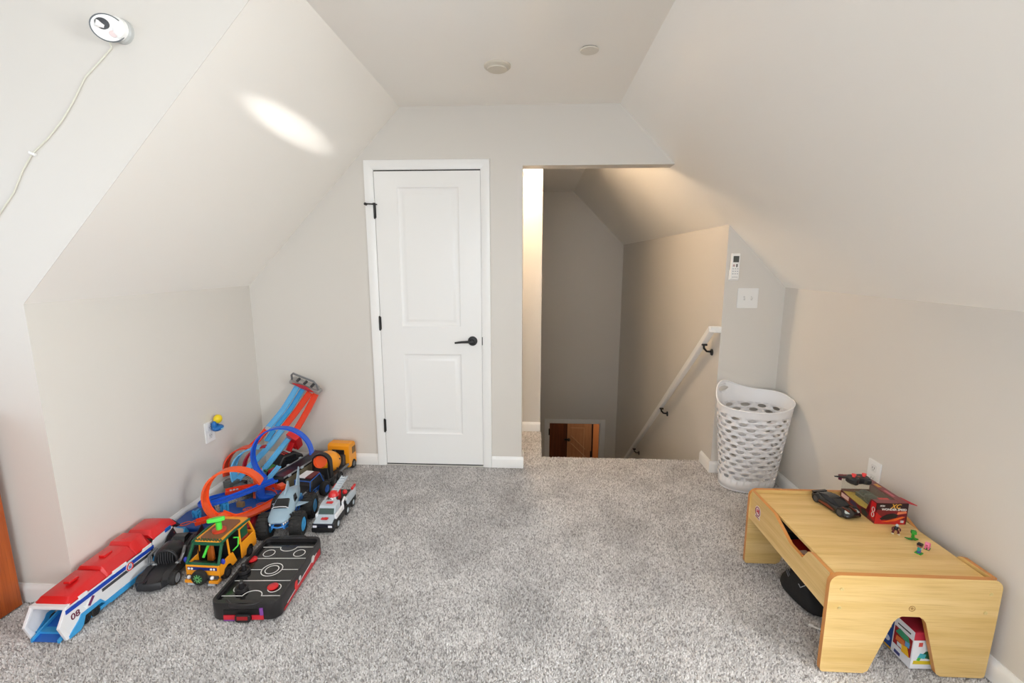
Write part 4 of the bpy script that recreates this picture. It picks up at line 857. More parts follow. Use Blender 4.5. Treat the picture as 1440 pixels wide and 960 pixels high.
def monster_chassis(t, W, wb, r, w, rim, frame, tread=18, z=None):
    for sy in (-1, 1):
        for s in (-1, 1): wheel(t, (s * W, sy * wb, r), r, w, s, rim, tread=tread, nm='tyre')
        mb = MB(); mb.cyl((-W, sy * wb, r), (W, sy * wb, r), 0.008); mb.sphere((0, sy * wb, r), 0.016, 10, 6)
        for s in (-1, 1):
            mb.tube([(s * W * 0.45, sy * wb, r), (s * W * 0.5, sy * wb * 0.75, r * 1.7)], 0.006, 8)
            for k in range(5): mb.at((s * W * 0.47, sy * wb * (0.97 - k * 0.045), r * (1.08 + k * 0.12)), (0, 0, 0)).lathe([(0.009, -0.0015), (0.009, 0.0015)], 8, 'z')
            mb.at()
        mb.build('axle', DGREY, t)
    mb = MB(); mb.b2(-0.022, 0.022, -wb * 0.9, wb * 0.9, r * 1.0, r * 1.35); mb.build('gearbox', TBLK, t, bevel=0.004)
    mb = MB()
    for s in (-1, 1):
        for z0, z1 in ((r * 1.25, r * 1.25), (r * 1.7, r * 1.7)): mb.tube([(s * 0.035, -wb * 1.15, z0), (s * 0.045, 0, z1), (s * 0.035, wb * 1.15, z0)], 0.0035, 6)
        for y in (-1.1, -0.5, 0, 0.5, 1.1): mb.tube([(s * 0.038, wb * y, r * 1.25), (s * 0.040, wb * (y + 0.2), r * 1.7)], 0.003, 6)
    mb.tube([(-0.036, -wb * 1.15, r * 1.25), (0.036, -wb * 1.15, r * 1.25)], 0.0035, 6)
    mb.build('tube_frame', frame, t)

def shark_truck():
    t = thing('toy_shark_monster_truck', 'pale grey shark-shaped toy monster truck with toothed nose, fins and big black tyres', 'toy truck', (-1.365, 2.305, 0), R(9))
    sk = M('shark_grey', (150, 174, 190), 0.4); r = 0.068
    monster_chassis(t, 0.083, 0.098, r, 0.060, LBLUE, BLUE, 20)
    # body: lofted along y (nose at -y)
    secs = [(-0.172, 0.020, 0.118, 0.128), (-0.165, 0.040, 0.112, 0.138), (-0.140, 0.056, 0.110, 0.152), (-0.095, 0.062, 0.110, 0.167), (-0.060, 0.062, 0.110, 0.184), (-0.020, 0.054, 0.110, 0.214), (0.040, 0.046, 0.110, 0.218), (0.095, 0.036, 0.115, 0.196), (0.145, 0.020, 0.130, 0.176), (0.180, 0.007, 0.142, 0.166)]
    rings = []
    for y, w, zb, zt in secs:
        h = zt - zb
        rings.append([(-w * 0.85, y, zb), (-w, y, zb + h * 0.3), (-w * 0.94, y, zb + h * 0.62), (-w * 0.62, y, zb + h * 0.93), (0, y, zt), (w * 0.62, y, zb + h * 0.93), (w * 0.94, y, zb + h * 0.62), (w, y, zb + h * 0.3), (w * 0.85, y, zb), (0, y, zb + 0.004)])
    mb = MB(); mb.loft(rings); mb.build('shark_body', sk, t, angle=50, sub=1)
    mb = MB(); mb.hull([(-0.004, -0.035, 0.205), (0.004, -0.035, 0.205), (-0.004, 0.035, 0.215), (0.004, 0.035, 0.215), (-0.0015, 0.022, 0.262), (0.0015, 0.022, 0.262), (0, 0.036, 0.258)]); mb.build('dorsal_fin', sk, t, bevel=0.001)
    mb = MB(); mb.hull([(-0.005, 0.13, 0.165), (0.005, 0.13, 0.165), (-0.004, 0.185, 0.150), (0.004, 0.185, 0.150), (-0.0015, 0.196, 0.268), (0.0015, 0.196, 0.268), (0, 0.212, 0.258)]); mb.build('tail_fin', sk, t, bevel=0.001)
    for s in (-1, 1):
        mb = MB(); mb.hull([(s * 0.040, -0.03, 0.128), (s * 0.040, 0.03, 0.128), (s * 0.040, -0.025, 0.138), (s * 0.040, 0.028, 0.136), (s * 0.098, 0.045, 0.120), (s * 0.096, 0.030, 0.122)]); mb.build('side_fin', sk, t)
        mb = MB(); mb.hull([(s * 0.047, -0.035, 0.168), (s * 0.046, 0.012, 0.168), (s * 0.040, -0.015, 0.195), (s * 0.040, 0.010, 0.195), (s * 0.053, -0.035, 0.165), (s * 0.050, 0.012, 0.165), (s * 0.045, -0.015, 0.197), (s * 0.044, 0.010, 0.197)]); mb.build('side_window', GLASS, t)
        mb = MB(); mb.sphere((s * 0.058, -0.120, 0.140), (0.006, 0.006, 0.005), 10, 6); mb.build('eye', TBLK, t)
        mb = MB()
        for k in range(6):
            y = -0.160 + k * 0.014; x = s * (0.034 + k * 0.005); mb.hull([(x - 0.004, y - 0.004, 0.115), (x + 0.004, y + 0.004, 0.115), (x - 0.002, y + 0.004, 0.115), (x, y, 0.100)])
        mb.build('tooth_row', TW_, t)
        mb = MB(); mb.sphere((s * 0.060, -0.085, 0.126), (0.008, 0.022, 0.010), 12, 6); mb.build('jaw_pad', M('jaw_cream', (226, 220, 200), 0.5), t)
    mb = MB(); mb.hull([(-0.040, -0.100, 0.1665), (0.040, -0.100, 0.1665), (-0.034, -0.050, 0.192), (0.034, -0.050, 0.192), (-0.038, -0.098, 0.171), (0.038, -0.098, 0.171), (-0.030, -0.052, 0.198), (0.030, -0.052, 0.198)]); mb.build('windshield', GLASS, t)
    mb = MB(); mb.tube([(-0.042, -0.102, 0.168), (-0.03, -0.104, 0.176), (0, -0.104, 0.178), (0.03, -0.104, 0.176), (0.042, -0.102, 0.168)], 0.002, 6); mb.build('windshield_trim', TW_, t)
    mb = MB()
    for s in (-1, 1): mb.tube([(0, -0.158, 0.088), (s * 0.03, -0.152, 0.090), (s * 0.05, -0.11, 0.098), (s * 0.048, -0.06, 0.115)], 0.0045, 6); mb.tube([(s * 0.02, -0.150, 0.105), (s * 0.03, -0.152, 0.080), (s * 0.04, -0.12, 0.075)], 0.004, 6)
    mb.build('bull_bar', M('bar_blue', (60, 140, 220), 0.4), t)
    mb = MB(); mb.b2(-0.03, 0.03, 0.04, 0.15, 0.09, 0.125); mb.build('engine_cover', LBLUE, t, bevel=0.006)
shark_truck()

def blue_frame_truck():
    t = thing('toy_blue_frame_truck', 'black toy monster truck with blue roll cage behind the shark truck', 'toy truck', (-1.395, 2.60, 0), R(-8))
    monster_chassis(t, 0.060, 0.072, 0.045, 0.036, BLUE, BLUE, 0)
    mb = MB(); mb.loft([[(-w, y, 0.075), (-w, y, z), (w, y, z), (w, y, 0.075)] for y, z, w in ((-0.11, 0.098, 0.042), (-0.04, 0.112, 0.050), (-0.02, 0.150, 0.044), (0.06, 0.155, 0.042), (0.10, 0.115, 0.045))]); mb.build('body', TBLK, t, bevel=0.004)
    mb = MB()
    for s in (-1, 1): mb.tube([(s * 0.05, -0.06, 0.08), (s * 0.052, -0.055, 0.150), (s * 0.048, 0.05, 0.158), (s * 0.05, 0.08, 0.09)], 0.003, 6)
    mb.tube([(-0.052, -0.055, 0.150), (0.052, -0.055, 0.150)], 0.003, 6); mb.build('roll_cage', BLUE, t)
    mb = MB(); mb.b2(-0.046, 0.004, -0.035, 0.055, 0.158, 0.164); mb.build('roof_panel_white', TW_, t); mb = MB(); mb.b2(0.006, 0.044, -0.035, 0.055, 0.158, 0.164); mb.build('roof_panel_maroon', M('roof_maroon', (104, 40, 40), 0.4), t)
    mb = MB(); mb.tube([(0.03, -0.125, 0.085), (0.045, -0.09, 0.10)], 0.006, 8); mb.tube([(-0.03, -0.125, 0.085), (-0.045, -0.09, 0.10)], 0.006, 8); mb.build('exhaust', SILV, t)
blue_frame_truck()

def black_monster():
    t = thing('toy_black_monster_truck', 'black toy monster truck with green flame hood and red roof stripes behind the loops', 'toy truck', (-1.700, 2.845, 0), R(-30))
    monster_chassis(t, 0.062, 0.075, 0.042, 0.036, DGREY, GREEN, 0)
    mb = MB(); mb.loft([[(-w, y, 0.085), (-w, y, z - 0.012), (-w * 0.85, y, z), (w * 0.85, y, z), (w, y, z - 0.012), (w, y, 0.085)] for y, z, w in ((-0.13, 0.122, 0.052), (-0.05, 0.134, 0.056), (-0.01, 0.185, 0.048), (0.07, 0.19, 0.048), (0.125, 0.155, 0.052), (0.13, 0.12, 0.052))]); mb.build('body', TBLK, t, bevel=0.003)
    mb = MB(); mb.hull([(-0.046, -0.127, 0.1235), (0.046, -0.127, 0.1235), (-0.02, -0.055, 0.1355), (0.02, -0.055, 0.1355), (-0.046, -0.127, 0.1255), (0.046, -0.127, 0.1255), (-0.03, -0.06, 0.1375), (0.03, -0.06, 0.1375)]); mb.build('green_flames', M('flame_green', (70, 150, 60), 0.5), t)
    for k in range(3):
        mb = MB(); mb.b2(-0.036, 0.036, -0.004 + k * 0.02, 0.006 + k * 0.02, 0.190, 0.1935); mb.build('roof_stripe', M('stripe_pink', (214, 150, 140) if k % 2 else (200, 70, 60), 0.5) if k < 1 else RED if k == 1 else TW_, t)
    mb = MB(); mb.b2(-0.045, 0.045, -0.136, -0.130, 0.090, 0.118); mb.build('grille', M('grille_silver', (140, 150, 130), 0.4), t, bevel=0.002)
    for s in (-1, 1):
        mb = MB(); mb.b2(s * 0.0505, s * 0.053, 0.0, 0.07, 0.145, 0.175) if s > 0 else mb.b2(-0.053, -0.0505, 0, 0.07, 0.145, 0.175); mb.build('side_window', GLASS, t)
        mb = MB(); mb.b2(*sorted((s * 0.0535, s * 0.056)), -0.09, -0.03, 0.098, 0.112); mb.build('side_print', M('print_pale', (160, 170, 160), 0.5), t)
black_monster()

def ramp_box():
    t = thing('toy_launch_ramp', 'dark printed toy ramp box with yellow-green claw mark between the trucks', 'toy ramp', (-1.562, 2.825, 0), R(-10.0))
    W = 0.053; L0, L1 = -0.225, 0.225
    pr = bpy.data.materials.new('ramp_print'); pr.use_nodes = True; N = pr.node_tree.nodes; L = pr.node_tree.links; b = N['Principled BSDF']; b.inputs['Roughness'].default_value = 0.35
    tc = N.new('ShaderNodeTexCoord'); n = N.new('ShaderNodeTexNoise'); n.inputs['Scale'].default_value = 11; n.inputs['Detail'].default_value = 2
    r = N.new('ShaderNodeValToRGB'); e = r.color_ramp; e.elements[0].position = 0.36; e.elements[0].color = lin((34, 30, 40)) + (1,); e.elements[1].position = 0.62; e.elements[1].color = lin((92, 24, 34)) + (1,)
    q = e.elements.new(0.48); q.color = lin((40, 52, 72)) + (1,); q = e.elements.new(0.55); q.color = lin((48, 26, 40)) + (1,)
    L.new(tc.outputs['Object'], n.inputs['Vector']); L.new(n.outputs['Fac'], r.inputs[0]); L.new(r.outputs[0], b.inputs['Base Color'])
    mb = MB(); mb.prism([(L0, 0), (L1, 0), (L1, 0.128), (L0 + 0.02, 0.138), (L0, 0.130)], 'x', -W + 0.004, W - 0.004); mb.build('ramp_body', TBLK, t, bevel=0.003)
    mb = MB(); mb.prism([(L0 + 0.02, 0.1382), (L1 - 0.004, 0.1285), (L1 - 0.004, 0.1300), (L0 + 0.02, 0.1397)], 'x', -W + 0.010, W - 0.010); mb.build('printed_deck', pr, t)
    cam = M('camo_print', (138, 128, 104), 0.5, bump=0.2)
    for s in (-1, 1):
        mb = MB(); mb.sweep([(s * (W - 0.005), L0 + 0.01, 0.138), (s * (W - 0.005), L1, 0.131)], rrect(-0.003, 0.003, -0.004, 0.004, 0.001, 1)); mb.build('edge_rail', M('rail_grey', (150, 150, 150), 0.4), t)
        mb = MB(); mb.b2(*sorted((s * (W - 0.004), s * (W - 0.001))), L0 + 0.02, L1 - 0.02, 0.02, 0.12); mb.build('side_print', cam, t)
        for y in (-0.18, -0.06, 0.06): mb = MB(); mb.b2(s * W - 0.006, s * W + 0.006, y, y + 0.02, 0.128, 0.142); mb.build('clip', LGREY, t, bevel=0.002)
    cl = M('claw_yellow', (198, 206, 96), 0.5)
    for k in range(4):
        mb = MB(); x = -0.022 + k * 0.013; mb.hull([(x - 0.002, L0 - 0.002, 0.065), (x + 0.004, L0 - 0.002, 0.062), (x + 0.004, L0 - 0.002, 0.090), (x + 0.012, L0 - 0.002, 0.112 - k * 0.004), (x - 0.002, L0, 0.065), (x + 0.004, L0, 0.062), (x + 0.012, L0, 0.112 - k * 0.004)]); mb.build('claw_mark', cl, t)
ramp_box()

def mixer():
    t = thing('toy_cement_mixer', 'yellow toy cement mixer with orange drum mouth against the back baseboard', 'toy truck', (-1.385, 2.90, 0), R(-4.5))
    W = 0.080
    # cab towards +y
    P = [(0.10, 0.03), (0.10, 0.188), (0.12, 0.200), (0.185, 0.198), (0.200, 0.180), (0.208, 0.08), (0.208, 0.03), (0.195, 0.03), (0.185, 0.058), (0.165, 0.068), (0.145, 0.058), (0.135, 0.03)]
    mb = MB(); mb.prism(P, 'x', -W, W); mb.build('cab', YOR, t, bevel=0.006)
    for s in (-1, 1):
        mb = MB(); mb.b2(*sorted((s * (W - 0.001), s * (W + 0.0015))), 0.145, 0.195, 0.115, 0.165); mb.build('cab_window', M('mixer_window', (120, 84, 30), 0.3), t, bevel=0.002)
        wheel(t, (s * (W - 0.012), 0.165, 0.033), 0.033, 0.026, s, GREYP); wheel(t, (s * (W - 0.012), -0.03, 0.031), 0.031, 0.026, s, DGREY); wheel(t, (s * (W - 0.012), -0.105, 0.031), 0.031, 0.026, s, DGREY)
        mb = MB(); mb.b2(s * (W - 0.010) - 0.006, s * (W - 0.010) + 0.006, -0.02, 0.10, 0.052, 0.064); mb.build('side_rail', GREYP, t, bevel=0.002)
    mb = MB(); mb.b2(-0.045, 0.045, 0.094, 0.102, 0.10, 0.16); mb.build('cab_back_panel', TBLK, t, bevel=0.003)
    mb = MB(); mb.b2(-W + 0.012, W - 0.012, -0.150, 0.12, 0.042, 0.060); mb.b2(-0.055, 0.055, 0.060, 0.095, 0.06, 0.13); mb.build('chassis', DGREY, t, bevel=0.003)
    # drum along a tilted axis: local z of the part is the axis
    d = MB(); d.at((0, 0.018, 0.110), (R(65), 0, 0)).lathe([(0.020, -0.030), (0.045, -0.020), (0.066, 0.010), (0.071, 0.050), (0.068, 0.080), (0.060, 0.110), (0.049, 0.140), (0.045, 0.160)], 30, caps=False); d.at(); dr = d.build('drum', YOR, t)
    mb = MB(); mb.at((0, 0.018, 0.110), (R(65), 0, 0)).lathe([(0.045, 0.158), (0.047, 0.162), (0.046, 0.168), (0.040, 0.168), (0.038, 0.150), (0.0, 0.135)], 28); mb.at(); mb.build('drum_mouth', M('mouth_orange', (232, 86, 26), 0.4), dr)
    mb = MB(); mb.at((0, 0.018, 0.110), (R(65), 0, 0))
    for k in range(7):
        a = 2 * math.pi * k / 7 + 0.3; c = (0.071 * math.cos(a), 0.071 * math.sin(a), 0.040); mb.sphere(c, 0.006, 8, 5)
    mb.at(); mb.build('drum_stud', DGREY, dr)
    # black yoke around the mouth end
    mb = MB(); K = [(math.cos(R(a)), math.sin(R(a))) for a in range(0, 181, 12)]
    P = [(-0.064, 0.055), (0.064, 0.055)] + [(0.062 * c, 0.165 + 0.060 * s_) for c, s_ in K]
    n = len(P); Q = [(-0.046, 0.125), (0.046, 0.125)] + [(0.049 * c, 0.165 + 0.049 * s_) for c, s_ in K]
    mb.loft([[(x, -0.128, z) for x, z in P], [(x, -0.092, z) for x, z in P], [(x, -0.092, z) for x, z in Q], [(x, -0.128, z) for x, z in Q]], caps=False, closed=True)
    mb.build('yoke', TBLK, t)
    mb = MB(); mb.hull([(-0.062, -0.15, 0.05), (0.062, -0.15, 0.05), (-0.062, -0.13, 0.05), (0.062, -0.13, 0.05), (-0.045, -0.128, 0.128), (0.045, -0.128, 0.128), (-0.045, -0.120, 0.128), (0.045, -0.12, 0.128)]); mb.build('rear_apron', TBLK, t, bevel=0.003)
mixer()

def rescue_truck():
    t = thing('toy_rescue_truck', 'white and red toy rescue truck with ladder and helmeted pup driver', 'toy truck', (-1.150, 2.425, 0), R(1.5))
    W = 0.058
    mb = MB(); mb.prism([(-0.17, 0.018), (-0.17, 0.055), (-0.15, 0.062), (0.16, 0.062), (0.17, 0.045), (0.17, 0.018)], 'x', -W, W); mb.build('chassis', TBLK, t, bevel=0.004)
    mb = MB(); mb.b2(-W - 0.002, W + 0.002, -0.186, -0.165, 0.010, 0.036); mb.build('bumper', TBLK, t, bevel=0.004)
    mb = MB(); mb.b2(-W, W, -0.182, -0.168, 0.036, 0.058); mb.build('front_grille', M('navy_black', (28, 30, 44), 0.4), t, bevel=0.003)
    for s in (-1, 1):
        mb = MB(); mb.b2(s * 0.042 - 0.011, s * 0.042 + 0.011, -0.186, -0.181, 0.038, 0.050); mb.build('headlight', M('lamp_white', (240, 240, 250), 0.2), t, bevel=0.002)
    mb = MB(); mb.loft([[(-w, y, 0.056), (-w, y, z), (w, y, z), (w, y, 0.056)] for y, z, w in ((-0.178, 0.062, 0.052), (-0.13, 0.078, 0.048), (-0.128, 0.084, 0.048))]); mb.build('hood', LGREY, t, bevel=0.003)
    mb = MB(); mb.loft([[(-w, y, 0.056), (-w, y, z), (w, y, z), (w, y, 0.056)] for y, z, w in ((-0.128, 0.080, 0.048), (-0.105, 0.122, 0.046), (-0.045, 0.128, 0.046), (-0.04, 0.11, 0.046))]); mb.build('cab', LGREY, t, bevel=0.004)
    mb = MB(); mb.hull([(-0.042, -0.127, 0.085), (0.042, -0.127, 0.085), (-0.040, -0.112, 0.112), (0.040, -0.112, 0.112), (-0.042, -0.130, 0.086), (0.042, -0.130, 0.086), (-0.040, -0.115, 0.113), (0.040, -0.115, 0.113)]); mb.build('windshield', M('green_glass', (70, 88, 84), 0.15), t)
    for y, z in ((-0.155, 0.0745), (-0.078, 0.1275)):
        mb = MB(); mb.at((0.002, y, z), (R(8), 0, 0)).prism([(-0.018, -0.008), (0.016, -0.010), (0.020, 0.006), (0.006, 0.010), (-0.010, 0.006), (-0.016, 0.010)], 'z', 0, 0.0025); mb.at(); mb.build('red_emblem', RED, t)
    for s in (-1, 1):
        mb = MB(); mb.b2(*sorted((s * 0.046, s * 0.060)), -0.135, -0.02, 0.058, 0.088); mb.build('side_fender', TW_, t, bevel=0.005)
        mb = MB(); mb.tube([(s * 0.054, -0.03, 0.06), (s * 0.054, -0.03, 0.105), (s * 0.05, 0.01, 0.112), (s * 0.05, 0.05, 0.065)], 0.0065, 8); mb.build('hose', TW_, t)
        mb = MB(); mb.b2(*sorted((s * 0.048, s * 0.062)), 0.03, 0.165, 0.055, 0.105); mb.build('side_box', LGREY if s > 0 else TW_, t, bevel=0.004)
        mb = MB(); mb.b2(*sorted((s * 0.050, s * 0.063)), 0.11, 0.165, 0.105, 0.122); mb.build('red_end', RED, t, bevel=0.004)
        for y in (-0.12, 0.02, 0.11): wheel(t, (s * (W - 0.006), y, 0.028), 0.028, 0.022, s, LGREY)
    mb = MB(); mb.b2(-0.045, 0.045, 0.0, 0.16, 0.06, 0.085); mb.build('deck', TBLK, t, bevel=0.003)
    # ladder, light grey
    l = MB()
    for s in (-1, 1): l.sweep([(-0.012 + s * 0.017, 0.0, 0.135), (-0.006 + s * 0.017, 0.17, 0.165)], rrect(-0.003, 0.003, -0.005, 0.005, 0.001, 1))
    l.hull([(-0.028, 0.0, 0.130), (0.004, 0.0, 0.130), (-0.022, 0.17, 0.160), (0.010, 0.17, 0.160), (-0.028, 0.0, 0.133), (0.004, 0.0, 0.133), (-0.022, 0.17, 0.163), (0.010, 0.17, 0.163)]); lo = l.build('ladder', LGREY, t)
    for k in range(7):
        y = 0.015 + k * 0.023; mb = MB(); mb.cyl((-0.029, y, 0.137 + y * 0.176), (0.005, y, 0.137 + y * 0.176), 0.0022, n=6); mb.build('rung', TW_, lo)
    mb = MB(); mb.cyl((0.0, 0.05, 0.085), (0.0, 0.05, 0.14), 0.014); mb.sphere((0.034, 0.06, 0.12), 0.014); mb.build('turntable', RED, t)
    # driver: rounded pup with red helmet (plain generic figure)
    d = thing('toy_pup_driver', 'small white toy pup with a round red helmet sitting in the rescue truck', 'toy figure', (-1.150, 2.405, 0.100))
    mb = MB(); mb.sphere((0, 0, 0.014), (0.020, 0.018, 0.022)); mb.sphere((0, -0.004, 0.036), (0.022, 0.020, 0.018)); mb.sphere((0, -0.024, 0.030), (0.010, 0.010, 0.008)); mb.build('body', TW_, d)
    mb = MB(); mb.lathe([(0.030, 0), (0.027, 0.004), (0.025, 0.014), (0.016, 0.024), (0, 0.027)], 22, 'z', (0, 0.002, 0.040)); mb.at((0, -0.018, 0.046), (R(-15), 0, 0)).box((0, 0, 0), (0.012, 0.004, 0.014)); mb.at(); mb.build('helmet', RED, d)
    for s in (-1, 1):
        mb = MB(); mb.sphere((s * 0.022, 0.0, 0.030), (0.005, 0.009, 0.014), 10, 6); mb.build('ear', M('ear_black', (40, 36, 36), 0.6), d)
        mb = MB(); mb.sphere((s * 0.008, -0.0225, 0.038), (0.003, 0.002, 0.004), 8, 5); mb.build('eye', TBLK, d)
    mb = MB(); mb.sphere((0, -0.034, 0.033), (0.004, 0.003, 0.003), 8, 5); mb.build('nose', TBLK, d)
rescue_truck()

def chan(path, w, mat, parent, name='track_lane', up=(0, 0, 1), lip=0.006, th=0.0028, smoothn=0):
    """a toy-track channel: flat bed with two raised lips"""
    P = [Vector(p) for p in path]
    if smoothn and len(P) > 2:
        Q = []
        for i in range(len(P) - 1):
            p0, p1, p2, p3 = P[max(i - 1, 0)], P[i], P[i + 1], P[min(i + 2, len(P) - 1)]
            for k in range(smoothn):
                t = k / smoothn
                Q.append(0.5 * ((2 * p1) + (p2 - p0) * t + (2 * p0 - 5 * p1 + 4 * p2 - p3) * t * t + (3 * p1 - p0 - 3 * p2 + p3) * t ** 3))
        Q.append(P[-1])
        if isinstance(up, list):
            U = []
            for i in range(len(P) - 1):
                for k in range(smoothn): U.append(tuple(Vector(up[i]).lerp(Vector(up[i + 1]), k / smoothn)))
            U.append(up[-1]); up = U
        P = Q
    h = w / 2
    pr = [(-h, -th), (h, -th), (h, lip), (h - 0.003, lip), (h - 0.003, 0), (-h + 0.003, 0), (-h + 0.003, lip), (-h, lip)]
    mb = MB(); mb.sweep([tuple(p) for p in P], pr, up=up); return mb.build(name, mat, parent, angle=40)

def tall_track():
    t = thing('toy_drop_track_set', 'tall toy race track with light blue and orange lanes leaning on the back wall', 'toy track', (-1.80, 2.72, 0))
    o = Vector((-1.80, 2.72, 0))
    def L(P): return [tuple(Vector(p) - o) for p in P]
    u = (0.0, -0.72, 0.70)
    hl = M('lane_blue', (96, 182, 232), 0.3, coat=0.3)
    # four lanes down from the grey starter: upper pieces, couplers, lower pieces
    chan(L([(-1.668, 3.068, 0.600), (-1.75, 3.01, 0.45), (-1.828, 2.93, 0.335)]), 0.040, SBLUE, t, up=u, smoothn=4)
    chan(L([(-1.828, 2.93, 0.335), (-1.86, 2.85, 0.275), (-1.87, 2.76, 0.255)]), 0.040, ORED, t, up=u, smoothn=4)
    chan(L([(-1.630, 3.068, 0.580), (-1.70, 3.01, 0.45), (-1.775, 2.93, 0.335), (-1.80, 2.86, 0.27)]), 0.034, LBLUE, t, up=u, smoothn=4)
    chan(L([(-1.580, 3.062, 0.555), (-1.65, 3.00, 0.44), (-1.72, 2.93, 0.335)]), 0.046, ORED, t, up=u, smoothn=4)
    chan(L([(-1.72, 2.93, 0.335), (-1.78, 2.83, 0.235), (-1.86, 2.73, 0.135), (-1.90, 2.68, 0.080)]), 0.040, SBLUE, t, up=u, smoothn=4)
    chan(L([(-1.532, 3.068, 0.560), (-1.58, 3.01, 0.44), (-1.632, 2.94, 0.325)]), 0.044, ORED, t, up=u, smoothn=4)
    chan(L([(-1.640, 2.92, 0.315), (-1.70, 2.83, 0.220), (-1.78, 2.70, 0.09)]), 0.038, hl, t, up=u, smoothn=4)
    chan(L([(-1.615, 2.94, 0.320), (-1.64, 2.90, 0.26), (-1.66, 2.87, 0.20)]), 0.040, RED, t, up=u, smoothn=3)
    for (x, y, z) in ((-1.828, 2.928, 0.335), (-1.775, 2.93, 0.335), (-1.72, 2.928, 0.338), (-1.632, 2.94, 0.328)):
        mb = MB(); mb.at(tuple(Vector((x, y, z)) - o), (R(45), 0, R(-30))).b2(-0.024, 0.024, -0.012, 0.012, -0.006, 0.008); mb.at(); mb.build('coupler', LGREY if x < -1.7 else ORED, t, bevel=0.002)
    # loops at the foot
    def loop(c, r, x0, x1, a0, a1, w, mat, tilt=0.0):
        P = []; U = []
        n = 20
        for i in range(n + 1):
            a = R(a0 + (a1 - a0) * i / n); k = i / n
            P.append((c[0] + r * math.cos(a), c[1] + (x0 + (x1 - x0) * k), c[2] + r * math.sin(a))); U.append((-math.cos(a), 0, -math.sin(a)))
        return chan(L(P), w, mat, t, 'loop', up=U)
    loop((-1.868, 2.74, 0.150), 0.124, 0.02, -0.05, 75, 205, 0.056, ORED)
    loop((-1.800, 2.72, 0.150), 0.128, 0.03, -0.06, 80, 215, 0.056, SBLUE)
    loop((-1.780, 2.77, 0.150), 0.112, 0.03, -0.05, 85, 215, 0.036, CRIM)
    chan(L([(-1.87, 2.76, 0.255), (-1.855, 2.755, 0.262), (-1.835, 2.76, 0.268)]), 0.042, ORED, t, up=(0, 0, -1))
    # grey starter gate at the top, resting on the wall
    g = bpy.data.objects.new('starter_gate', None); COL.objects.link(g); g.parent = t; g.location = tuple(Vector((-1.600, 3.055, 0.605)) - o); g.rotation_euler = (R(30), R(18), R(-8)); g.scale = (1.12, 1.1, 1.25); g['label'] = 'grey and red starter gate'
    gm = M('gate_grey', (160, 156, 152), 0.4)
    mb = MB(); mb.b2(-0.110, 0.100, -0.020, 0.022, -0.016, 0.006); mb.b2(-0.092, 0.088, -0.014, 0.018, 0.006, 0.024); mb.build('gate_body', gm, g, bevel=0.004)
    mb = MB(); mb.prism([(-0.085, 0.004), (-0.03, -0.008), (0.03, -0.012), (0.07, 0.0), (0.02, 0.020), (-0.03, 0.018)], 'y', -0.026, -0.020); mb.build('red_trigger', RED, g, bevel=0.002)
    mb = MB(); mb.tube([(-0.090, -0.01, 0.02), (-0.084, -0.012, 0.062), (-0.070, -0.012, 0.082), (0.072, -0.012, 0.082), (0.090, -0.012, 0.062), (0.096, -0.01, 0.02)], 0.006, 8); mb.build('gate_handle', GREYP, g)
    for x in (-0.05, 0.0, 0.05):
        mb = MB(); mb.cyl((x, -0.014, 0.028), (x, 0.012, 0.028), 0.008, n=12); mb.build('gate_roller', DGREY, g)
    # grey base with red blocks
    mb = MB(); mb.at(tuple(Vector((-1.845, 2.640, 0)) - o), (0, 0, R(-22))).b2(-0.13, 0.12, -0.032, 0.032, 0.02, 0.052); mb.b2(-0.12, -0.05, -0.05, 0.02, 0.04, 0.085); mb.b2(-0.03, 0.12, -0.045, 0.01, 0.045, 0.075); mb.cyl((-0.09, -0.03, 0.085), (-0.09, -0.03, 0.098), 0.022); mb.at(); mb.build('grey_base', M('base_grey', (96, 100, 98), 0.38), t, bevel=0.004)
    mb = MB(); mb.at(tuple(Vector((-1.70, 2.70, 0)) - o), (0, 0, R(-22))).b2(-0.09, 0.07, -0.03, 0.05, 0.0, 0.075); mb.b2(-0.02, 0.05, 0.0, 0.05, 0.075, 0.14); mb.at(); mb.build('red_base', CRIM, t, bevel=0.006)
    mb = MB(); mb.at(tuple(Vector((-1.93, 2.72, 0)) - o)).b2(-0.03, 0.05, -0.08, 0.02, 0, 0.05); mb.at(); mb.build('foot', DGREY, t, bevel=0.004)
    mb = MB(); mb.at(tuple(Vector((-1.640, 2.92, 0.260)) - o), (R(35), R(28), R(-10))).b2(-0.042, 0.042, -0.025, 0.025, -0.075, 0.075); mb.b2(-0.03, 0.03, -0.036, -0.02, -0.06, -0.01); mb.cyl((0, -0.04, -0.035), (0, -0.02, -0.035), 0.014); mb.at(); mb.build('red_motor_box', RED, t, bevel=0.005)
tall_track()

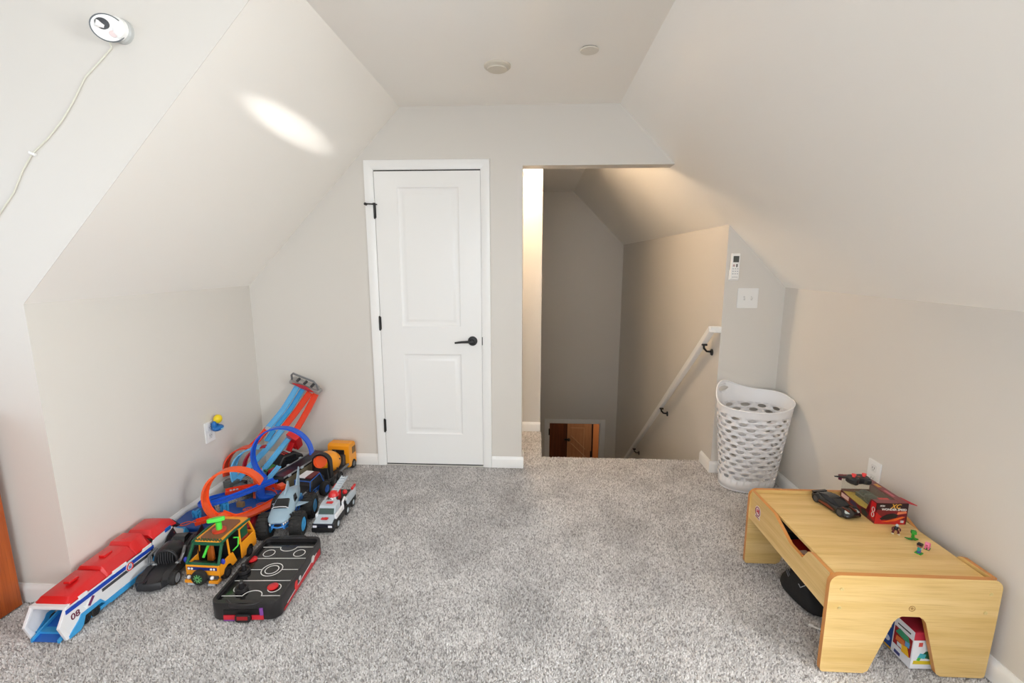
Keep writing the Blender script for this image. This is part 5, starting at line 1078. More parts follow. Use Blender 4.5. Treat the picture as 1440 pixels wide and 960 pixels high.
def loop_track():
    t = thing('toy_blue_loop_track', 'deep blue toy loop arching over the ramp beside the orange and light blue lanes', 'toy track', (-1.62, 2.58, 0))
    o = Vector((-1.62, 2.58, 0))
    P, U = [], []
    c = Vector((-1.562, 2.62, 0.292)); n = 28
    for i in range(n + 1):
        a = R(236 - (236 - (-6)) * i / n); rx, rz = 0.168, 0.166
        P.append(tuple(c + Vector((rx * math.cos(a), -0.05 + 0.10 * i / n, rz * math.sin(a))) - o)); U.append((-math.cos(a), 0, -math.sin(a)))
    chan(P, 0.042, LOOPB, t, 'loop', up=U)
    def L(P): return [tuple(Vector(p) - o) for p in P]
    chan(L([(-1.656, 2.572, 0.155), (-1.64, 2.50, 0.105), (-1.60, 2.46, 0.085), (-1.55, 2.50, 0.08)]), 0.042, LOOPB, t, 'run_out', up=(0, 0, 1), smoothn=5)
    mb = MB(); mb.at(tuple(Vector((-1.63, 2.53, 0.0)) - o)).lathe([(0.055, 0.0), (0.055, 0.085), (0.048, 0.092), (0, 0.092)], 24); mb.at(); mb.build('round_base', BLUE, t)
    chan(L([(-1.755, 2.66, 0.165), (-1.70, 2.575, 0.11), (-1.66, 2.50, 0.06)]), 0.052, ORANGE, t, 'orange_ramp', up=(0, 0, 1), lip=0.01)
    chan(L([(-1.70, 2.52, 0.09), (-1.65, 2.60, 0.13), (-1.62, 2.68, 0.18)]), 0.036, SBLUE, t, 'light_blue_piece', up=(0, 0, 1))
    mb = MB(); mb.at(tuple(Vector((-1.535, 2.545, 0.115)) - o), (0, 0, R(-35))).b2(-0.026, 0.026, -0.018, 0.018, -0.010, 0.012); mb.at(); mb.build('orange_clip', ORANGE, t, bevel=0.003)
    mb = MB(); mb.at(tuple(Vector((-1.565, 2.515, 0.0)) - o)).b2(-0.03, 0.03, -0.03, 0.03, 0, 0.09); mb.at(); mb.build('blue_block', BLUE, t, bevel=0.005)
loop_track()

def low_track():
    t = thing('toy_orange_loop_set', 'low toy race set with an orange loop, blue ramp and flame-marked blue base', 'toy track', (-1.72, 2.30, 0))
    o = Vector((-1.72, 2.30, 0))
    def L(P): return [tuple(Vector(p) - o) for p in P]
    # base blocks
    mb = MB(); mb.prism([(p[0] - o.x, p[1] - o.y) for p in [(-1.975, 2.32), (-1.955, 2.175), (-1.80, 2.165), (-1.70, 2.175), (-1.74, 2.26), (-1.86, 2.40), (-1.95, 2.40)]], 'z', 0, 0.060); mb.build('flame_base', DBLUE, t, bevel=0.008)
    fl = M('decal_orange', (232, 96, 40), 0.4)
    for (x, y, a, s) in ((-1.885, 2.205, 38, 1.0), (-1.845, 2.235, 38, 0.8)):
        mb = MB(); mb.at((x - o.x, y - o.y, 0.0605), (0, 0, R(a))); mb.tube([(0.026 * s * math.cos(q * math.pi / 6), 0.015 * s * math.sin(q * math.pi / 6), 0) for q in range(12)], 0.0035, 5, closed=True); mb.at(); mb.build('flame_decal', fl, t)
    mb = MB(); mb.at((-1.92 - o.x, 2.185 - o.y, 0.0)).b2(-0.012, 0.03, -0.012, 0.016, 0.0, 0.05); mb.at(); mb.build('dark_inlet', TBLK, t, bevel=0.003)
    mb = MB(); mb.prism([(p[0] - o.x, p[1] - o.y) for p in [(-1.68, 2.30), (-1.60, 2.34), (-1.53, 2.46), (-1.66, 2.56), (-1.80, 2.44), (-1.80, 2.34)]], 'z', 0, 0.052); mb.build('blue_base', BLUE, t, bevel=0.006)
    mb = MB(); mb.prism([(p[0] - o.x, p[1] - o.y) for p in [(-1.70, 2.14), (-1.56, 2.12), (-1.515, 2.20), (-1.555, 2.33), (-1.66, 2.30)]], 'z', 0, 0.062); mb.build('crimson_base', CRIM, t, bevel=0.006)
    chan(L([(-1.70, 2.215, 0.115), (-1.62, 2.215, 0.095), (-1.56, 2.29, 0.085), (-1.50, 2.42, 0.085), (-1.49, 2.50, 0.085)]), 0.070, ORANGE, t, 'wide_lane', up=(0, 0, 1), smoothn=5, lip=0.008)
    chan(L([(-1.795, 2.165, 0.088), (-1.75, 2.19, 0.094), (-1.69, 2.22, 0.10)]), 0.045, ORED, t, 'booster', up=(0, 0, 1), lip=0.016)
    # loop
    P, U = [], []; c = Vector((-1.672, 2.23, 0.216)); n = 26
    for i in range(n + 1):
        a = R(-62 - (295) * i / n) ; P.append(tuple(c + Vector((0.118 * math.cos(a), -0.035 + 0.19 * (i / n) ** 1.5, 0.120 * math.sin(a))) - o)); U.append((-math.cos(a), 0, -math.sin(a)))
    chan(P, 0.046, ORANGE, t, 'orange_loop', up=U, lip=0.009)
    # blue curve and straight
    chan(L([(-1.74, 2.52, 0.082), (-1.84, 2.46, 0.088), (-1.885, 2.38, 0.100), (-1.86, 2.315, 0.112), (-1.79, 2.32, 0.122), (-1.70, 2.40, 0.132), (-1.61, 2.50, 0.145), (-1.575, 2.555, 0.148)]), 0.052, LOOPB, t, 'blue_lane', up=(0, 0, 1), smoothn=6, lip=0.010)
    chan(L([(-1.84, 2.47, 0.10), (-1.74, 2.53, 0.10), (-1.64, 2.56, 0.095), (-1.55, 2.54, 0.085), (-1.49, 2.47, 0.08)]), 0.055, ORED, t, 'back_lane', up=(0, 0, 1), smoothn=5, lip=0.016)
    for x, y in ((-1.805, 2.47), (-1.790, 2.478), (-1.775, 2.486)):
        mb = MB(); mb.at((x - o.x, y - o.y, 0.118)).lathe([(0.006, -0.004), (0.006, 0.004)], 10); mb.at(); mb.build('stud', LGREY, t)
    for (x, y, h) in ((-1.755, 2.345, 0.115), (-1.87, 2.28, 0.10)):
        mb = MB(); mb.at((x - o.x, y - o.y, 0)).b2(-0.008, 0.008, -0.016, 0.016, 0.05, h); mb.b2(-0.026, 0.026, -0.014, -0.004, h - 0.022, h - 0.008); mb.b2(-0.024, -0.014, -0.014, -0.004, h - 0.05, h); mb.b2(0.014, 0.024, -0.014, -0.004, h - 0.05, h); mb.at(); mb.build('support_clip', LBLUE, t, bevel=0.002)
    for x, y in ((-1.655, 2.385), (-1.61, 2.44)):
        mb = MB(); mb.at((x - o.x, y - o.y, 0.0525), (0, 0, R(45))); mb.tube([(0.022 * math.cos(q * math.pi / 6), 0.012 * math.sin(q * math.pi / 6), 0) for q in range(12)], 0.0035, 5, closed=True); mb.at(); mb.build('flame_decal', fl, t)
    mb = MB(); mb.at((-1.71 - o.x, 2.41 - o.y, 0.05)).b2(-0.02, 0.02, -0.012, 0.012, 0, 0.03); mb.at(); mb.build('tan_block', M('tan_plastic', (150, 120, 80), 0.5), t, bevel=0.003)
low_track()
# ------------------------------------------------------------------ things on and under the play table
def racer():
    t = thing('toy_remote_race_car', 'low black toy sports car lying beside its red and yellow box', 'toy car', (1.352, 1.985, ZT + 0.0006), R(13))
    b = M('gloss_black', (20, 19, 20), 0.22, coat=0.5); W, Lh = 0.043, 0.098
    secs = [(-0.098, 0.030, 0.010, 0.020), (-0.090, 0.040, 0.006, 0.026), (-0.060, 0.044, 0.006, 0.034), (-0.030, 0.043, 0.006, 0.036), (0.02, 0.042, 0.006, 0.038), (0.06, 0.044, 0.006, 0.040), (0.088, 0.042, 0.008, 0.038), (0.098, 0.034, 0.014, 0.034)]
    rings = [[(-w * 0.94, y, zb), (-w, y, zb + (zt - zb) * 0.45), (-w * 0.86, y, zt - 0.003), (-w * 0.45, y, zt), (w * 0.45, y, zt), (w * 0.86, y, zt - 0.003), (w, y, zb + (zt - zb) * 0.45), (w * 0.94, y, zb)] for y, w, zb, zt in secs]
    mb = MB(); mb.loft(rings); mb.build('car_body', b, t, angle=45)
    mb = MB(); mb.loft([[(-w, y, 0.032), (-w * 0.8, y, z), (w * 0.8, y, z), (w, y, 0.032)] for y, w, z in ((-0.045, 0.034, 0.036), (-0.010, 0.032, 0.052), (0.030, 0.030, 0.053), (0.075, 0.026, 0.041))]); mb.build('cabin', GLASS, t, bevel=0.003)
    pr = M('flame_print', (112, 46, 26), 0.35)
    for s in (-1, 1):
        mb = MB(); mb.prism([(-0.035, 0.012), (0.05, 0.016), (0.045, 0.022), (0.0, 0.026), (-0.03, 0.020)], 'x', s * 0.0415, s * 0.0445); mb.build('side_flame', pr, t)
        mb = MB(); mb.hull([(s * 0.020, -0.092, 0.027), (s * 0.036, -0.086, 0.026), (s * 0.024, -0.070, 0.034), (s * 0.034, -0.070, 0.033), (s * 0.028, -0.08, 0.035)]); mb.build('headlight', M('lamp_pale', (190, 196, 190), 0.2), t)
        mb = MB(); mb.b2(s * 0.018 - 0.002, s * 0.018 + 0.002, -0.085, -0.05, 0.030, 0.0365); mb.build('hood_line', pr, t)
        for y in (-0.062, 0.064): wheel(t, (s * 0.036, y, 0.0195), 0.0195, 0.018, s, DGREY, rr=0.68)
    mb = MB(); mb.b2(-0.036, 0.036, 0.084, 0.098, 0.036, 0.040); mb.build('spoiler', b, t, bevel=0.001)
racer()

def car_box():
    x0, x1, y0, y1, H = 1.438, 1.566, 1.866, 2.088, 0.094
    t = thing('race_car_box', 'red and yellow toy car box with clear window, standing behind the black sports car', 'toy box', ((x0 + x1) / 2, y0, ZT + 0.0006))
    W = (x1 - x0) / 2; Ld = y1 - y0
    mar = M('box_maroon', (118, 22, 34), 0.35, coat=0.3); rd = M('box_red', (196, 26, 32), 0.35, coat=0.3); ye = M('box_yellow', (236, 196, 30), 0.5)
    drk = M('box_dark', (44, 20, 24), 0.35)
    mb = MB(); mb.b2(-W, W, 0, 0.002, 0, H); f = mb.build('front_panel', mar, t)
    # printing on the front panel
    mb = MB(); mb.b2(-W, W, -0.0006, 0, H - 0.030, H); mb.build('dark_band', drk, f)
    mb = MB(); mb.prism([(-W, 0.0), (W * 0.9, 0.0), (W * 0.9, 0.018), (W * 0.2, 0.022), (-W * 0.3, 0.016), (-W, 0.055)], 'y', -0.0006, 0); mb.build('red_field', rd, f)
    mb = MB(); mb.prism([(-W * 0.6, 0.010), (0.0, 0.020), (W * 0.7, 0.036), (W * 0.9, 0.034), (W * 0.3, 0.016), (-W * 0.2, 0.010)], 'y', -0.0012, 0); mb.build('orange_swoosh', M('swoosh', (236, 106, 40), 0.4), f)
    mb = MB(); mb.prism([(-W * 0.72, 0.026), (-W * 0.6, 0.018), (W * 0.3, 0.030), (W * 0.42, 0.044), (W * 0.1, 0.050), (-W * 0.3, 0.044)], 'y', -0.0018, 0); mb.build('printed_car', TBLK, f)
    mb = MB(); mb.prism([(W * 0.35, 0.044), (W * 0.95, 0.052), (W * 0.9, 0.060), (W * 0.4, 0.056)], 'y', -0.0012, 0); mb.build('orange_patch', M('patch', (232, 130, 84), 0.5), f)
    text('title', 'XC', 0.027, M('title_gold', (240, 178, 60), 0.4), f, (0.012, -0.001, H - 0.013), (R(90), 0, 0), sx=1.0, font_shear=0.3)
    text('title', 'WONDER SPEED', 0.0128, M('title_white', (240, 236, 232), 0.4), f, (0.008, -0.001, H - 0.0275), (R(90), 0, 0), sx=1.05)
    text('small_print', '4CH', 0.010, M('title_white', (240, 236, 232), 0.4), f, (-0.041, -0.001, H - 0.012), (R(90), 0, 0))
    mb = MB(); mb.b2(W * 0.62, W * 0.82, -0.0016, 0, 0.008, 0.018); mb.build('age_mark', M('mark_grey', (196, 196, 200), 0.5), f)
    # low left side with window above, back, bottom, inner yellow tray
    P = [(0, 0), (Ld, 0), (Ld, 0.040), (0.17, 0.034), (0.10, 0.030), (0.055, 0.036), (0.035, H), (0, H)]
    mb = MB(); mb.prism(P, 'x', -W, -W + 0.002); sd = mb.build('side_panel', mar, t)
    mb = MB(); mb.prism([(0.002, 0.01), (0.033, 0.02), (0.030, H - 0.004), (0.002, H - 0.004)], 'x', -W - 0.0006, -W); mb.build('red_end_print', rd, sd)
    for z in (0.035, 0.058): mb = MB(); mb.at((-W - 0.001, 0.014, z)).tube([(0, 0.007 * math.cos(a * math.pi / 8), 0.010 * math.sin(a * math.pi / 8)) for a in range(16)], 0.0012, 5, closed=True); mb.at(); mb.build('round_icon', M('icon_pale', (200, 210, 206), 0.4), sd)
    mb = MB(); mb.b2(-W - 0.0008, -W, 0.165, 0.215, 0.012, 0.030); mb.build('pale_label', M('label_pink', (238, 206, 204), 0.5), sd)
    mb = MB(); mb.prism([(0.10, 0.008), (0.155, 0.012), (0.150, 0.028), (0.12, 0.028)], 'x', -W - 0.0008, -W); mb.build('text_patch', M('patch_navy', (60, 50, 90), 0.5), sd)
    mb = MB(); mb.prism([(0.045, 0.004), (0.075, 0.006), (0.085, 0.026), (0.06, 0.030), (0.04, 0.02)], 'x', -W - 0.0008, -W); mb.build('printed_wheel', M('wheel_print', (40, 50, 46), 0.5), sd)
    mb = MB(); mb.b2(W - 0.002, W, 0, Ld, 0, H); mb.b2(-W, W, Ld - 0.002, Ld, 0, 0.045); mb.b2(-W, W, 0, Ld, 0, 0.002); mb.build('box_shell', mar, t)
    mb = MB(); mb.hull([(-W + 0.003, 0.02, 0.005), (W - 0.003, 0.02, 0.005), (-W + 0.003, Ld - 0.004, 0.005), (W - 0.003, Ld - 0.004, 0.005), (-W + 0.003, 0.03, 0.030), (W - 0.003, 0.03, 0.022), (-W + 0.003, Ld - 0.004, 0.036), (W - 0.003, Ld - 0.004, 0.022)]); mb.build('yellow_insert', ye, t)
    mb = MB(); mb.b2(-W + 0.018, W - 0.03, 0.045, 0.060, 0.03, 0.075); mb.b2(-0.02, 0.035, 0.06, 0.19, 0.03, 0.048); mb.sphere((0.0, 0.10, 0.050), (0.03, 0.055, 0.022)); mb.sphere((0.012, 0.16, 0.045), (0.025, 0.04, 0.018)); mb.build('black_tray', TBLK, t)
    film = bpy.data.materials.new('clear_film'); film.use_nodes = True; b = film.node_tree.nodes['Principled BSDF']; b.inputs['Base Color'].default_value = lin((180, 184, 160)) + (1,); b.inputs['Roughness'].default_value = 0.08; b.inputs['Alpha'].default_value = 0.14
    mb = MB(); mb.b2(-W, -W + 0.0006, 0.035, Ld, 0.03, H); mb.b2(-W, W, 0.02, Ld, H - 0.0006, H); mb.build('window_film', film, t)
    mb = MB(); mb.b2(-W, W, 0, 0.030, H - 0.001, H + 0.0012); mb.build('top_front_band', mar, t)
    mb = MB(); mb.b2(W - 0.034, W, 0.0, Ld, H, H + 0.002); tp = mb.build('top_side_band', mar, t)
    mb = MB(); mb.b2(W - 0.026, W - 0.010, 0.14, 0.17, H + 0.002, H + 0.0026); mb.build('gold_logo', M('logo_gold', (214, 150, 60), 0.5), tp)
    mb = MB(); mb.b2(W - 0.025, W - 0.014, 0.055, 0.11, H + 0.002, H + 0.0026); mb.build('pink_text_bar', M('text_pink', (190, 96, 110), 0.5), tp)
    mb = MB(); mb.b2(-W + 0.03, -0.01 + W * 0.3, 0.030, 0.045, H, H + 0.001); mb.build('red_top_print', rd, tp)
    mb = MB(); mb.hull([(W - 0.002, 0.0, H + 0.001), (W + 0.002, 0.0, H + 0.001), (W - 0.002, 0.05, H + 0.004), (W + 0.002, 0.05, H + 0.004), (W + 0.018, -0.020, H + 0.001), (W + 0.020, -0.016, H + 0.003)]); mb.build('folded_flap', M('flap_red', (170, 40, 52), 0.4), t)
    mb = MB(); mb.hull([(-W, Ld, H), (W - 0.03, Ld, H), (-W, Ld + 0.03, H + 0.006), (W - 0.05, Ld + 0.03, H + 0.006), (-W, Ld, H + 0.001), (W - 0.03, Ld, H + 0.001), (-W, Ld + 0.03, H + 0.007), (W - 0.05, Ld + 0.03, H + 0.007)]); mb.build('back_flap', mar, t)
    mb = MB(); mb.hull([(-W, Ld + 0.03, H + 0.007), (-W + 0.022, Ld + 0.031, H + 0.007), (-W + 0.004, Ld + 0.034, H - 0.02), (-W + 0.020, Ld + 0.034, H - 0.026), (-W, Ld + 0.032, H + 0.007), (-W + 0.022, Ld + 0.033, H + 0.007)]); mb.build('hanging_tab', M('tab_purple', (112, 40, 76), 0.4), t)
    # controller on top of the box
    c = thing('toy_remote_controller', 'black game controller with two red thumb sticks on top of the toy car box', 'controller', (1.478, 2.045, ZT + H + 0.003), R(8))
    P = [(-0.05, -0.012), (-0.038, -0.032), (-0.022, -0.028), (-0.012, -0.018), (0.012, -0.018), (0.022, -0.028), (0.038, -0.032), (0.05, -0.012), (0.052, 0.012), (0.036, 0.030), (-0.036, 0.030), (-0.052, 0.012)]
    mb = MB(); mb.loft([[(x * k, y * k, z) for x, y in P] for z, k in ((0, 0.86), (0.008, 1.0), (0.022, 1.0), (0.030, 0.86))]); mb.build('controller_body', M('controller_black', (34, 34, 36), 0.35), c, bevel=0.002)
    for x in (-0.024, 0.026):
        mb = MB(); mb.lathe([(0.006, 0), (0.006, 0.008), (0.0095, 0.009), (0.009, 0.014), (0, 0.015)], 16, 'z', (x, 0.0, 0.029)); mb.build('thumb_stick', M('stick_red', (240, 70, 70), 0.4), c)
    mb = MB(); mb.b2(-0.005, 0.005, -0.006, 0.004, 0.029, 0.032); mb.build('centre_button', M('button_copper', (160, 90, 66), 0.4), c)
    mb = MB(); mb.hull([(-0.05, 0.0, 0.022), (-0.045, 0.018, 0.022), (-0.05, 0.0, 0.028), (-0.045, 0.018, 0.028), (-0.098, 0.022, 0.022), (-0.098, 0.026, 0.026)]); mb.build('front_arm', TBLK, c)
car_box()

def figures():
    bl, dg = TBLK, M('fig_green', (46, 150, 44), 0.5)
    t = thing('toy_standing_figure', 'tiny dark red and black toy figure with pale feet in front of the car box', 'toy figure', (1.470, 1.793, ZT), R(-20))
    mr = M('fig_maroon', (92, 26, 34), 0.5)
    for s in (-1, 1):
        mb = MB(); mb.tube([(s * 0.004, 0, 0.020), (s * 0.009, -0.002, 0.012), (s * 0.009, 0, 0.003)], 0.0038, 8); mb.build('leg', mr, t)
        mb = MB(); mb.sphere((s * 0.010, -0.003, 0.0028), (0.0045, 0.007, 0.0028), 10, 6); mb.build('foot', M('fig_cream', (230, 222, 190), 0.5), t)
        mb = MB(); mb.tube([(s * 0.007, 0, 0.031), (s * 0.013, -0.002, 0.026), (s * 0.013, -0.004, 0.018)], 0.0028, 8); mb.build('arm', mr, t)
    mb = MB(); mb.sphere((0, 0, 0.027), (0.008, 0.006, 0.009)); mb.build('torso', bl, t)
    mb = MB(); mb.sphere((0.002, 0, 0.039), (0.0055, 0.0055, 0.006)); mb.build('head', LGREY, t)
    t = thing('toy_green_creature', 'tiny bright green toy creature with a tail among the table figures', 'toy figure', (1.505, 1.752, ZT), R(-25))
    mb = MB(); mb.sweep([(0.020, 0.012, 0.004), (0.008, 0.004, 0.006), (0, 0, 0.014), (0, 0, 0.030)], rrect(-0.004, 0.004, -0.004, 0.004, 0.0015, 2), scales=[0.5, 1.3, 1.1, 0.9]); mb.build('body', dg, t)
    mb = MB(); mb.sweep([(-0.024, 0.002, 0.005), (-0.012, 0.0, 0.004), (0.0, 0, 0.006)], rrect(-0.004, 0.004, -0.003, 0.003, 0.0015, 2), scales=[0.4, 0.9, 1.2]); mb.build('tail', M('fig_green_dark', (30, 124, 40), 0.5), t)
    mb = MB(); mb.b2(-0.008, 0.009, -0.008, 0.008, 0.029, 0.042); mb.build('head', dg, t, bevel=0.002)
    mb = MB(); mb.b2(-0.0086, -0.0078, -0.005, 0.001, 0.033, 0.039); mb.build('dark_eye', bl, t)
    t = thing('toy_blue_figure', 'tiny teal and blue block toy figure with black hair on a green base', 'toy figure', (1.463, 1.667, ZT), R(30))
    mb = MB(); mb.b2(-0.010, 0.012, -0.010, 0.010, 0, 0.003); mb.build('green_base', dg, t)
    mb = MB(); mb.b2(-0.006, 0.006, -0.004, 0.004, 0.003, 0.016); mb.build('legs', M('fig_indigo', (70, 66, 156), 0.5), t)
    mb = MB(); mb.b2(-0.006, 0.006, -0.004, 0.004, 0.016, 0.027); mb.build('torso', M('fig_cyan', (40, 160, 196), 0.5), t)
    for s, m in ((-1, M('fig_teal', (30, 150, 140), 0.5)), (1, TW_)):
        mb = MB(); mb.b2(s * 0.0085 - 0.0022, s * 0.0085 + 0.0022, -0.004, 0.003, 0.013, 0.026); mb.build('arm', m, t)
    mb = MB(); mb.b2(-0.007, 0.007, -0.007, 0.007, 0.027, 0.035); mb.build('head', M('fig_tan', (150, 104, 80), 0.5), t)
    mb = MB(); mb.b2(-0.0075, 0.0075, -0.0072, 0.0075, 0.034, 0.041); mb.build('hair', M('fig_hair', (34, 20, 30), 0.5), t)
    t = thing('toy_pink_animal', 'tiny pink block toy animal on a green base, nearest the wall', 'toy figure', (1.518, 1.697, ZT), R(40))
    pk = M('fig_pink', (226, 112, 150), 0.5)
    mb = MB(); mb.b2(-0.012, 0.012, -0.008, 0.008, 0, 0.003); mb.build('green_base', M('fig_green_dark', (30, 124, 40), 0.5), t)
    mb = MB(); mb.b2(-0.013, 0.010, -0.007, 0.007, 0.011, 0.024); mb.build('body', pk, t, bevel=0.0015)
    mb = MB(); mb.b2(-0.020, -0.008, -0.0065, 0.0065, 0.018, 0.033); mb.build('head', M('fig_pink_light', (240, 140, 176), 0.5), t, bevel=0.0015)
    mb = MB(); mb.b2(-0.0225, -0.020, -0.003, 0.003, 0.020, 0.025); mb.build('snout', M('fig_pink_dark', (200, 90, 120), 0.5), t)
    for x in (-0.010, 0.007):
        for y in (-0.0045, 0.0045):
            mb = MB(); mb.b2(x - 0.0025, x + 0.0025, y - 0.0025, y + 0.0025, 0.003, 0.012); mb.build('leg', pk, t)
figures()

def under_table():
    wh = M('box_white', (232, 234, 240), 0.45); rd = M('box_top_red', (188, 44, 66), 0.45)
    t = thing('white_toy_box', 'white picture-printed toy box with a red top under the play table', 'toy box', (1.375, 1.528, 0), R(3))
    w, d, h = 0.115, 0.085, 0.150
    mb = MB(); mb.b2(0, w, 0, d, 0, h); bx = mb.build('carton', wh, t)
    mb = MB(); mb.b2(0, w, 0, d, h, h + 0.001); mb.b2(0.0, w, -0.0008, 0, h - 0.032, h); mb.build('red_lid', rd, t)
    def patch(P, face, col, nm='printed_patch', z=0.0008):
        mb = MB()
        if face == 'x': mb.prism(P, 'x', -z, 0)
        else: mb.prism(P, 'y', -z, 0)
        mb.build(nm, M('print_%02x%02x%02x' % col, col, 0.5), bx)
    patch([(0.004, 0.040), (0.080, 0.040), (0.080, 0.112), (0.004, 0.112)], 'x', (150, 24, 30), 'maroon_field')
    patch([(0.010, 0.085), (0.075, 0.090), (0.060, 0.114), (0.020, 0.110)], 'x', (54, 150, 110), z=0.0014)
    patch([(0.008, 0.038), (0.040, 0.036), (0.050, 0.060), (0.020, 0.070)], 'x', (238, 186, 30), z=0.0016)
    patch([(0.030, 0.065), (0.070, 0.060), (0.068, 0.080), (0.035, 0.084)], 'x', (220, 120, 60), z=0.0018)
    patch([(0.012, 0.072), (0.030, 0.070), (0.030, 0.088), (0.014, 0.092)], 'x', (96, 160, 210), z=0.0020)
    patch([(0.040, 0.046), (0.060, 0.044), (0.062, 0.058), (0.044, 0.060)], 'x', (210, 220, 226), z=0.0021)
    patch([(0.045, 0.008), (0.070, 0.008), (0.070, 0.020), (0.045, 0.020)], 'x', (58, 66, 130), z=0.0012)
    patch([(0.015, 0.128), (0.07, 0.126), (0.07, 0.130), (0.015, 0.133)], 'x', (60, 60, 66), z=0.0012)
    patch([(0.008, 0.020), (0.075, 0.018), (0.078, 0.032), (0.010, 0.034)], 'y', (222, 196, 40), 'yellow_bar')
    patch([(0.030, 0.048), (0.065, 0.040), (0.112, 0.052), (0.112, 0.070), (0.050, 0.072)], 'y', (40, 96, 64))
    patch([(0.022, 0.046), (0.048, 0.042), (0.052, 0.060), (0.030, 0.064)], 'y', (70, 176, 190), z=0.0014)
    patch([(0.020, 0.036), (0.030, 0.034), (0.034, 0.046), (0.024, 0.048)], 'y', (80, 180, 70), z=0.0018)
    patch([(0.020, 0.092), (0.034, 0.092), (0.034, 0.108), (0.020, 0.108)], 'y', (206, 80, 74))
    patch([(0.050, 0.094), (0.064, 0.094), (0.064, 0.108), (0.050, 0.108)], 'y', (130, 160, 200))
    patch([(0.080, 0.094), (0.094, 0.094), (0.094, 0.108), (0.080, 0.108)], 'y', (190, 90, 110))
    t = thing('blue_puzzle_box', 'thin blue box with yellow edges behind the white box under the table', 'toy box', (1.372, 1.617, 0), R(4))
    mb = MB(); mb.b2(0, 0.09, 0, 0.068, 0, 0.160); mb.build('carton', M('box_blue', (24, 66, 140), 0.4), t)
    yl = M('box_gold', (222, 172, 40), 0.45)
    mb = MB(); mb.b2(-0.001, 0.091, 0.062, 0.069, 0, 0.161); mb.build('gold_edge', yl, t)
    mb = MB(); mb.b2(-0.001, 0.091, -0.001, 0.068, 0, 0.006); mb.build('gold_edge', yl, t)
    mb = MB(); mb.prism([(0.008, 0.085), (0.026, 0.09), (0.024, 0.125), (0.010, 0.120)], 'x', -0.001, 0); mb.build('yellow_print', M('print_yellow', (246, 190, 30), 0.5), t)
    mb = MB(); mb.prism([(0.028, 0.078), (0.038, 0.08), (0.036, 0.130), (0.026, 0.125)], 'x', -0.001, 0); mb.build('light_blue_print', LBLUE, t)
    mb = MB(); mb.at((0, 0.018, 0.035)).lathe([(0.011, -0.0012), (0.011, 0)], 18, 'x'); mb.at(); mb.build('pale_oval', M('oval_pale', (200, 206, 226), 0.5), t)
    mb = MB(); mb.prism([(0.042, 0.04), (0.050, 0.04), (0.050, 0.14), (0.042, 0.14)], 'x', -0.0008, 0); mb.build('word_strip', M('strip_olive', (150, 140, 60), 0.5), t)
    t = thing('red_storage_case', 'dark red case pushed back under the play table', 'case', (1.375, 1.74, 0), R(-8))
    mb = MB(); mb.b2(0, 0.16, 0, 0.09, 0, 0.085); mb.build('case_body', M('case_red', (150, 26, 32), 0.45), t, bevel=0.006)
    mb = MB(); mb.b2(0.0, 0.16, -0.002, 0.092, 0.086, 0.105); mb.build('case_lid', M('case_lid_black', (30, 26, 30), 0.5), t, bevel=0.006)
    # slumped black bag
    t = thing('black_cloth_bag', 'slumped black cloth bag lying on the carpet under the play table', 'bag', (1.205, 1.875, 0), 0)
    bm = M('bag_cloth', (16, 16, 18), 0.75, bump=0.5, bscale=60)
    rings = []
    random.seed(4)
    for k, (u, sc, zz) in enumerate([(0, 0.94, 0.0), (0, 1.0, 0.016), (0, 0.96, 0.045), (0, 0.80, 0.085), (0, 0.55, 0.112), (0, 0.22, 0.118)]):
        ring = []
        for i in range(22):
            a = 2 * math.pi * i / 22; rr = 1 + 0.06 * math.sin(3 * a + k) + random.uniform(-0.03, 0.03)
            x = 0.078 * math.copysign(abs(math.cos(a)) ** 0.7, math.cos(a)) * sc * rr; y = 0.118 * math.copysign(abs(math.sin(a)) ** 0.7, math.sin(a)) * sc * rr
            ring.append((x + 0.25 * y * -0.25, y + 0.1 * zz, zz * (1 + 0.12 * math.sin(2 * a + 1))))
        rings.append(ring)
    mb = MB(); mb.loft(rings); mb.build('bag_body', bm, t, sub=1, angle=80)
    dr = M('drawstring_grey', (120, 124, 132), 0.6)
    mb = MB()
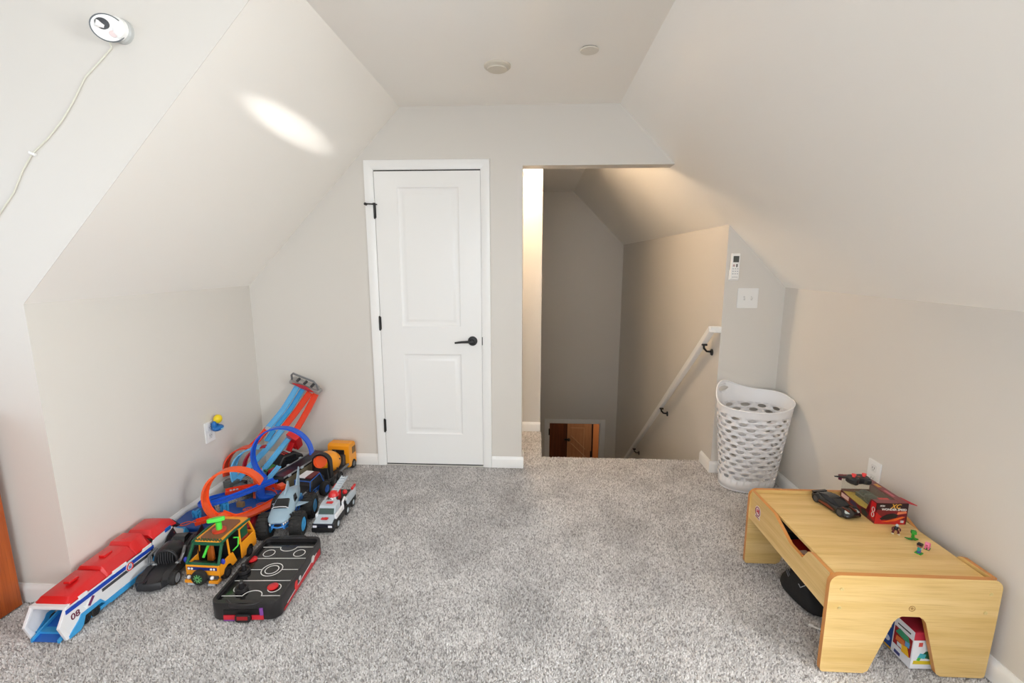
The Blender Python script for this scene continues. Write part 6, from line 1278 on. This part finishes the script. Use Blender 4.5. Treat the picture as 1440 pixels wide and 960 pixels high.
    for k in range(4): mb.tube([(-0.060 + k * 0.007, 0.075 - k * 0.004, 0.098), (-0.066 + k * 0.007, 0.055, 0.092), (-0.070 + k * 0.009, 0.030 + k * 0.006, 0.084)], 0.0016, 5)
    mb.build('drawstring', dr, t)
    mb = MB(); mb.tube([(-0.025, -0.035, 0.112), (-0.045, -0.05, 0.100), (-0.060, -0.045, 0.088), (-0.058, -0.028, 0.092)], 0.002, 6); mb.build('strap_loop', M('loop_pale', (170, 172, 178), 0.6), t)
    mb = MB(); mb.tube([(1.128, 1.712, 0.006), (1.143, 1.700, 0.007), (1.160, 1.690, 0.006), (1.20, 1.670, 0.005), (1.25, 1.672, 0.005)], 0.0038, 8); mb.sphere((1.130, 1.711, 0.008), (0.010, 0.007, 0.006), 10, 6)
    o = mb.build('loose_cable', WHITE_P); tag(o, 'short white cord end on the carpet beside the play table leg', 'cord')
    # things in the tray behind the notch
    t = thing('red_picture_book', 'red and teal picture book seen through the notch of the play table', 'book', (1.120, 1.80, 0.2575), R(8))
    mb = MB(); mb.b2(-0.04, 0.10, -0.09, 0.06, 0, 0.03); mb.build('pages', M('pages', (220, 214, 200), 0.6), t); mb = MB(); mb.b2(-0.042, 0.102, -0.092, 0.062, 0.030, 0.034); mb.build('cover', M('cover_red', (170, 34, 34), 0.4), t)
    mb = MB(); mb.b2(-0.042, 0.03, -0.092, -0.05, 0.034, 0.0355); mb.build('teal_corner', M('cover_teal', (40, 110, 124), 0.4), t)
    mb = MB(); mb.b2(-0.03, 0.0, -0.04, -0.015, 0.034, 0.036); mb.build('pale_print', M('cover_pale', (226, 200, 190), 0.4), t)
    t = thing('dark_toy_case', 'dark plastic toy case in the tray behind the red picture book', 'case', (1.125, 1.955, 0.2575), R(-5))
    mb = MB(); mb.b2(-0.045, 0.10, -0.08, 0.08, 0, 0.05); mb.build('case_shell', TBLK, t, bevel=0.004); mb = MB(); mb.b2(-0.03, 0.09, -0.07, 0.07, 0.05, 0.058); mb.build('case_lid', DGREY, t, bevel=0.003)
under_table()
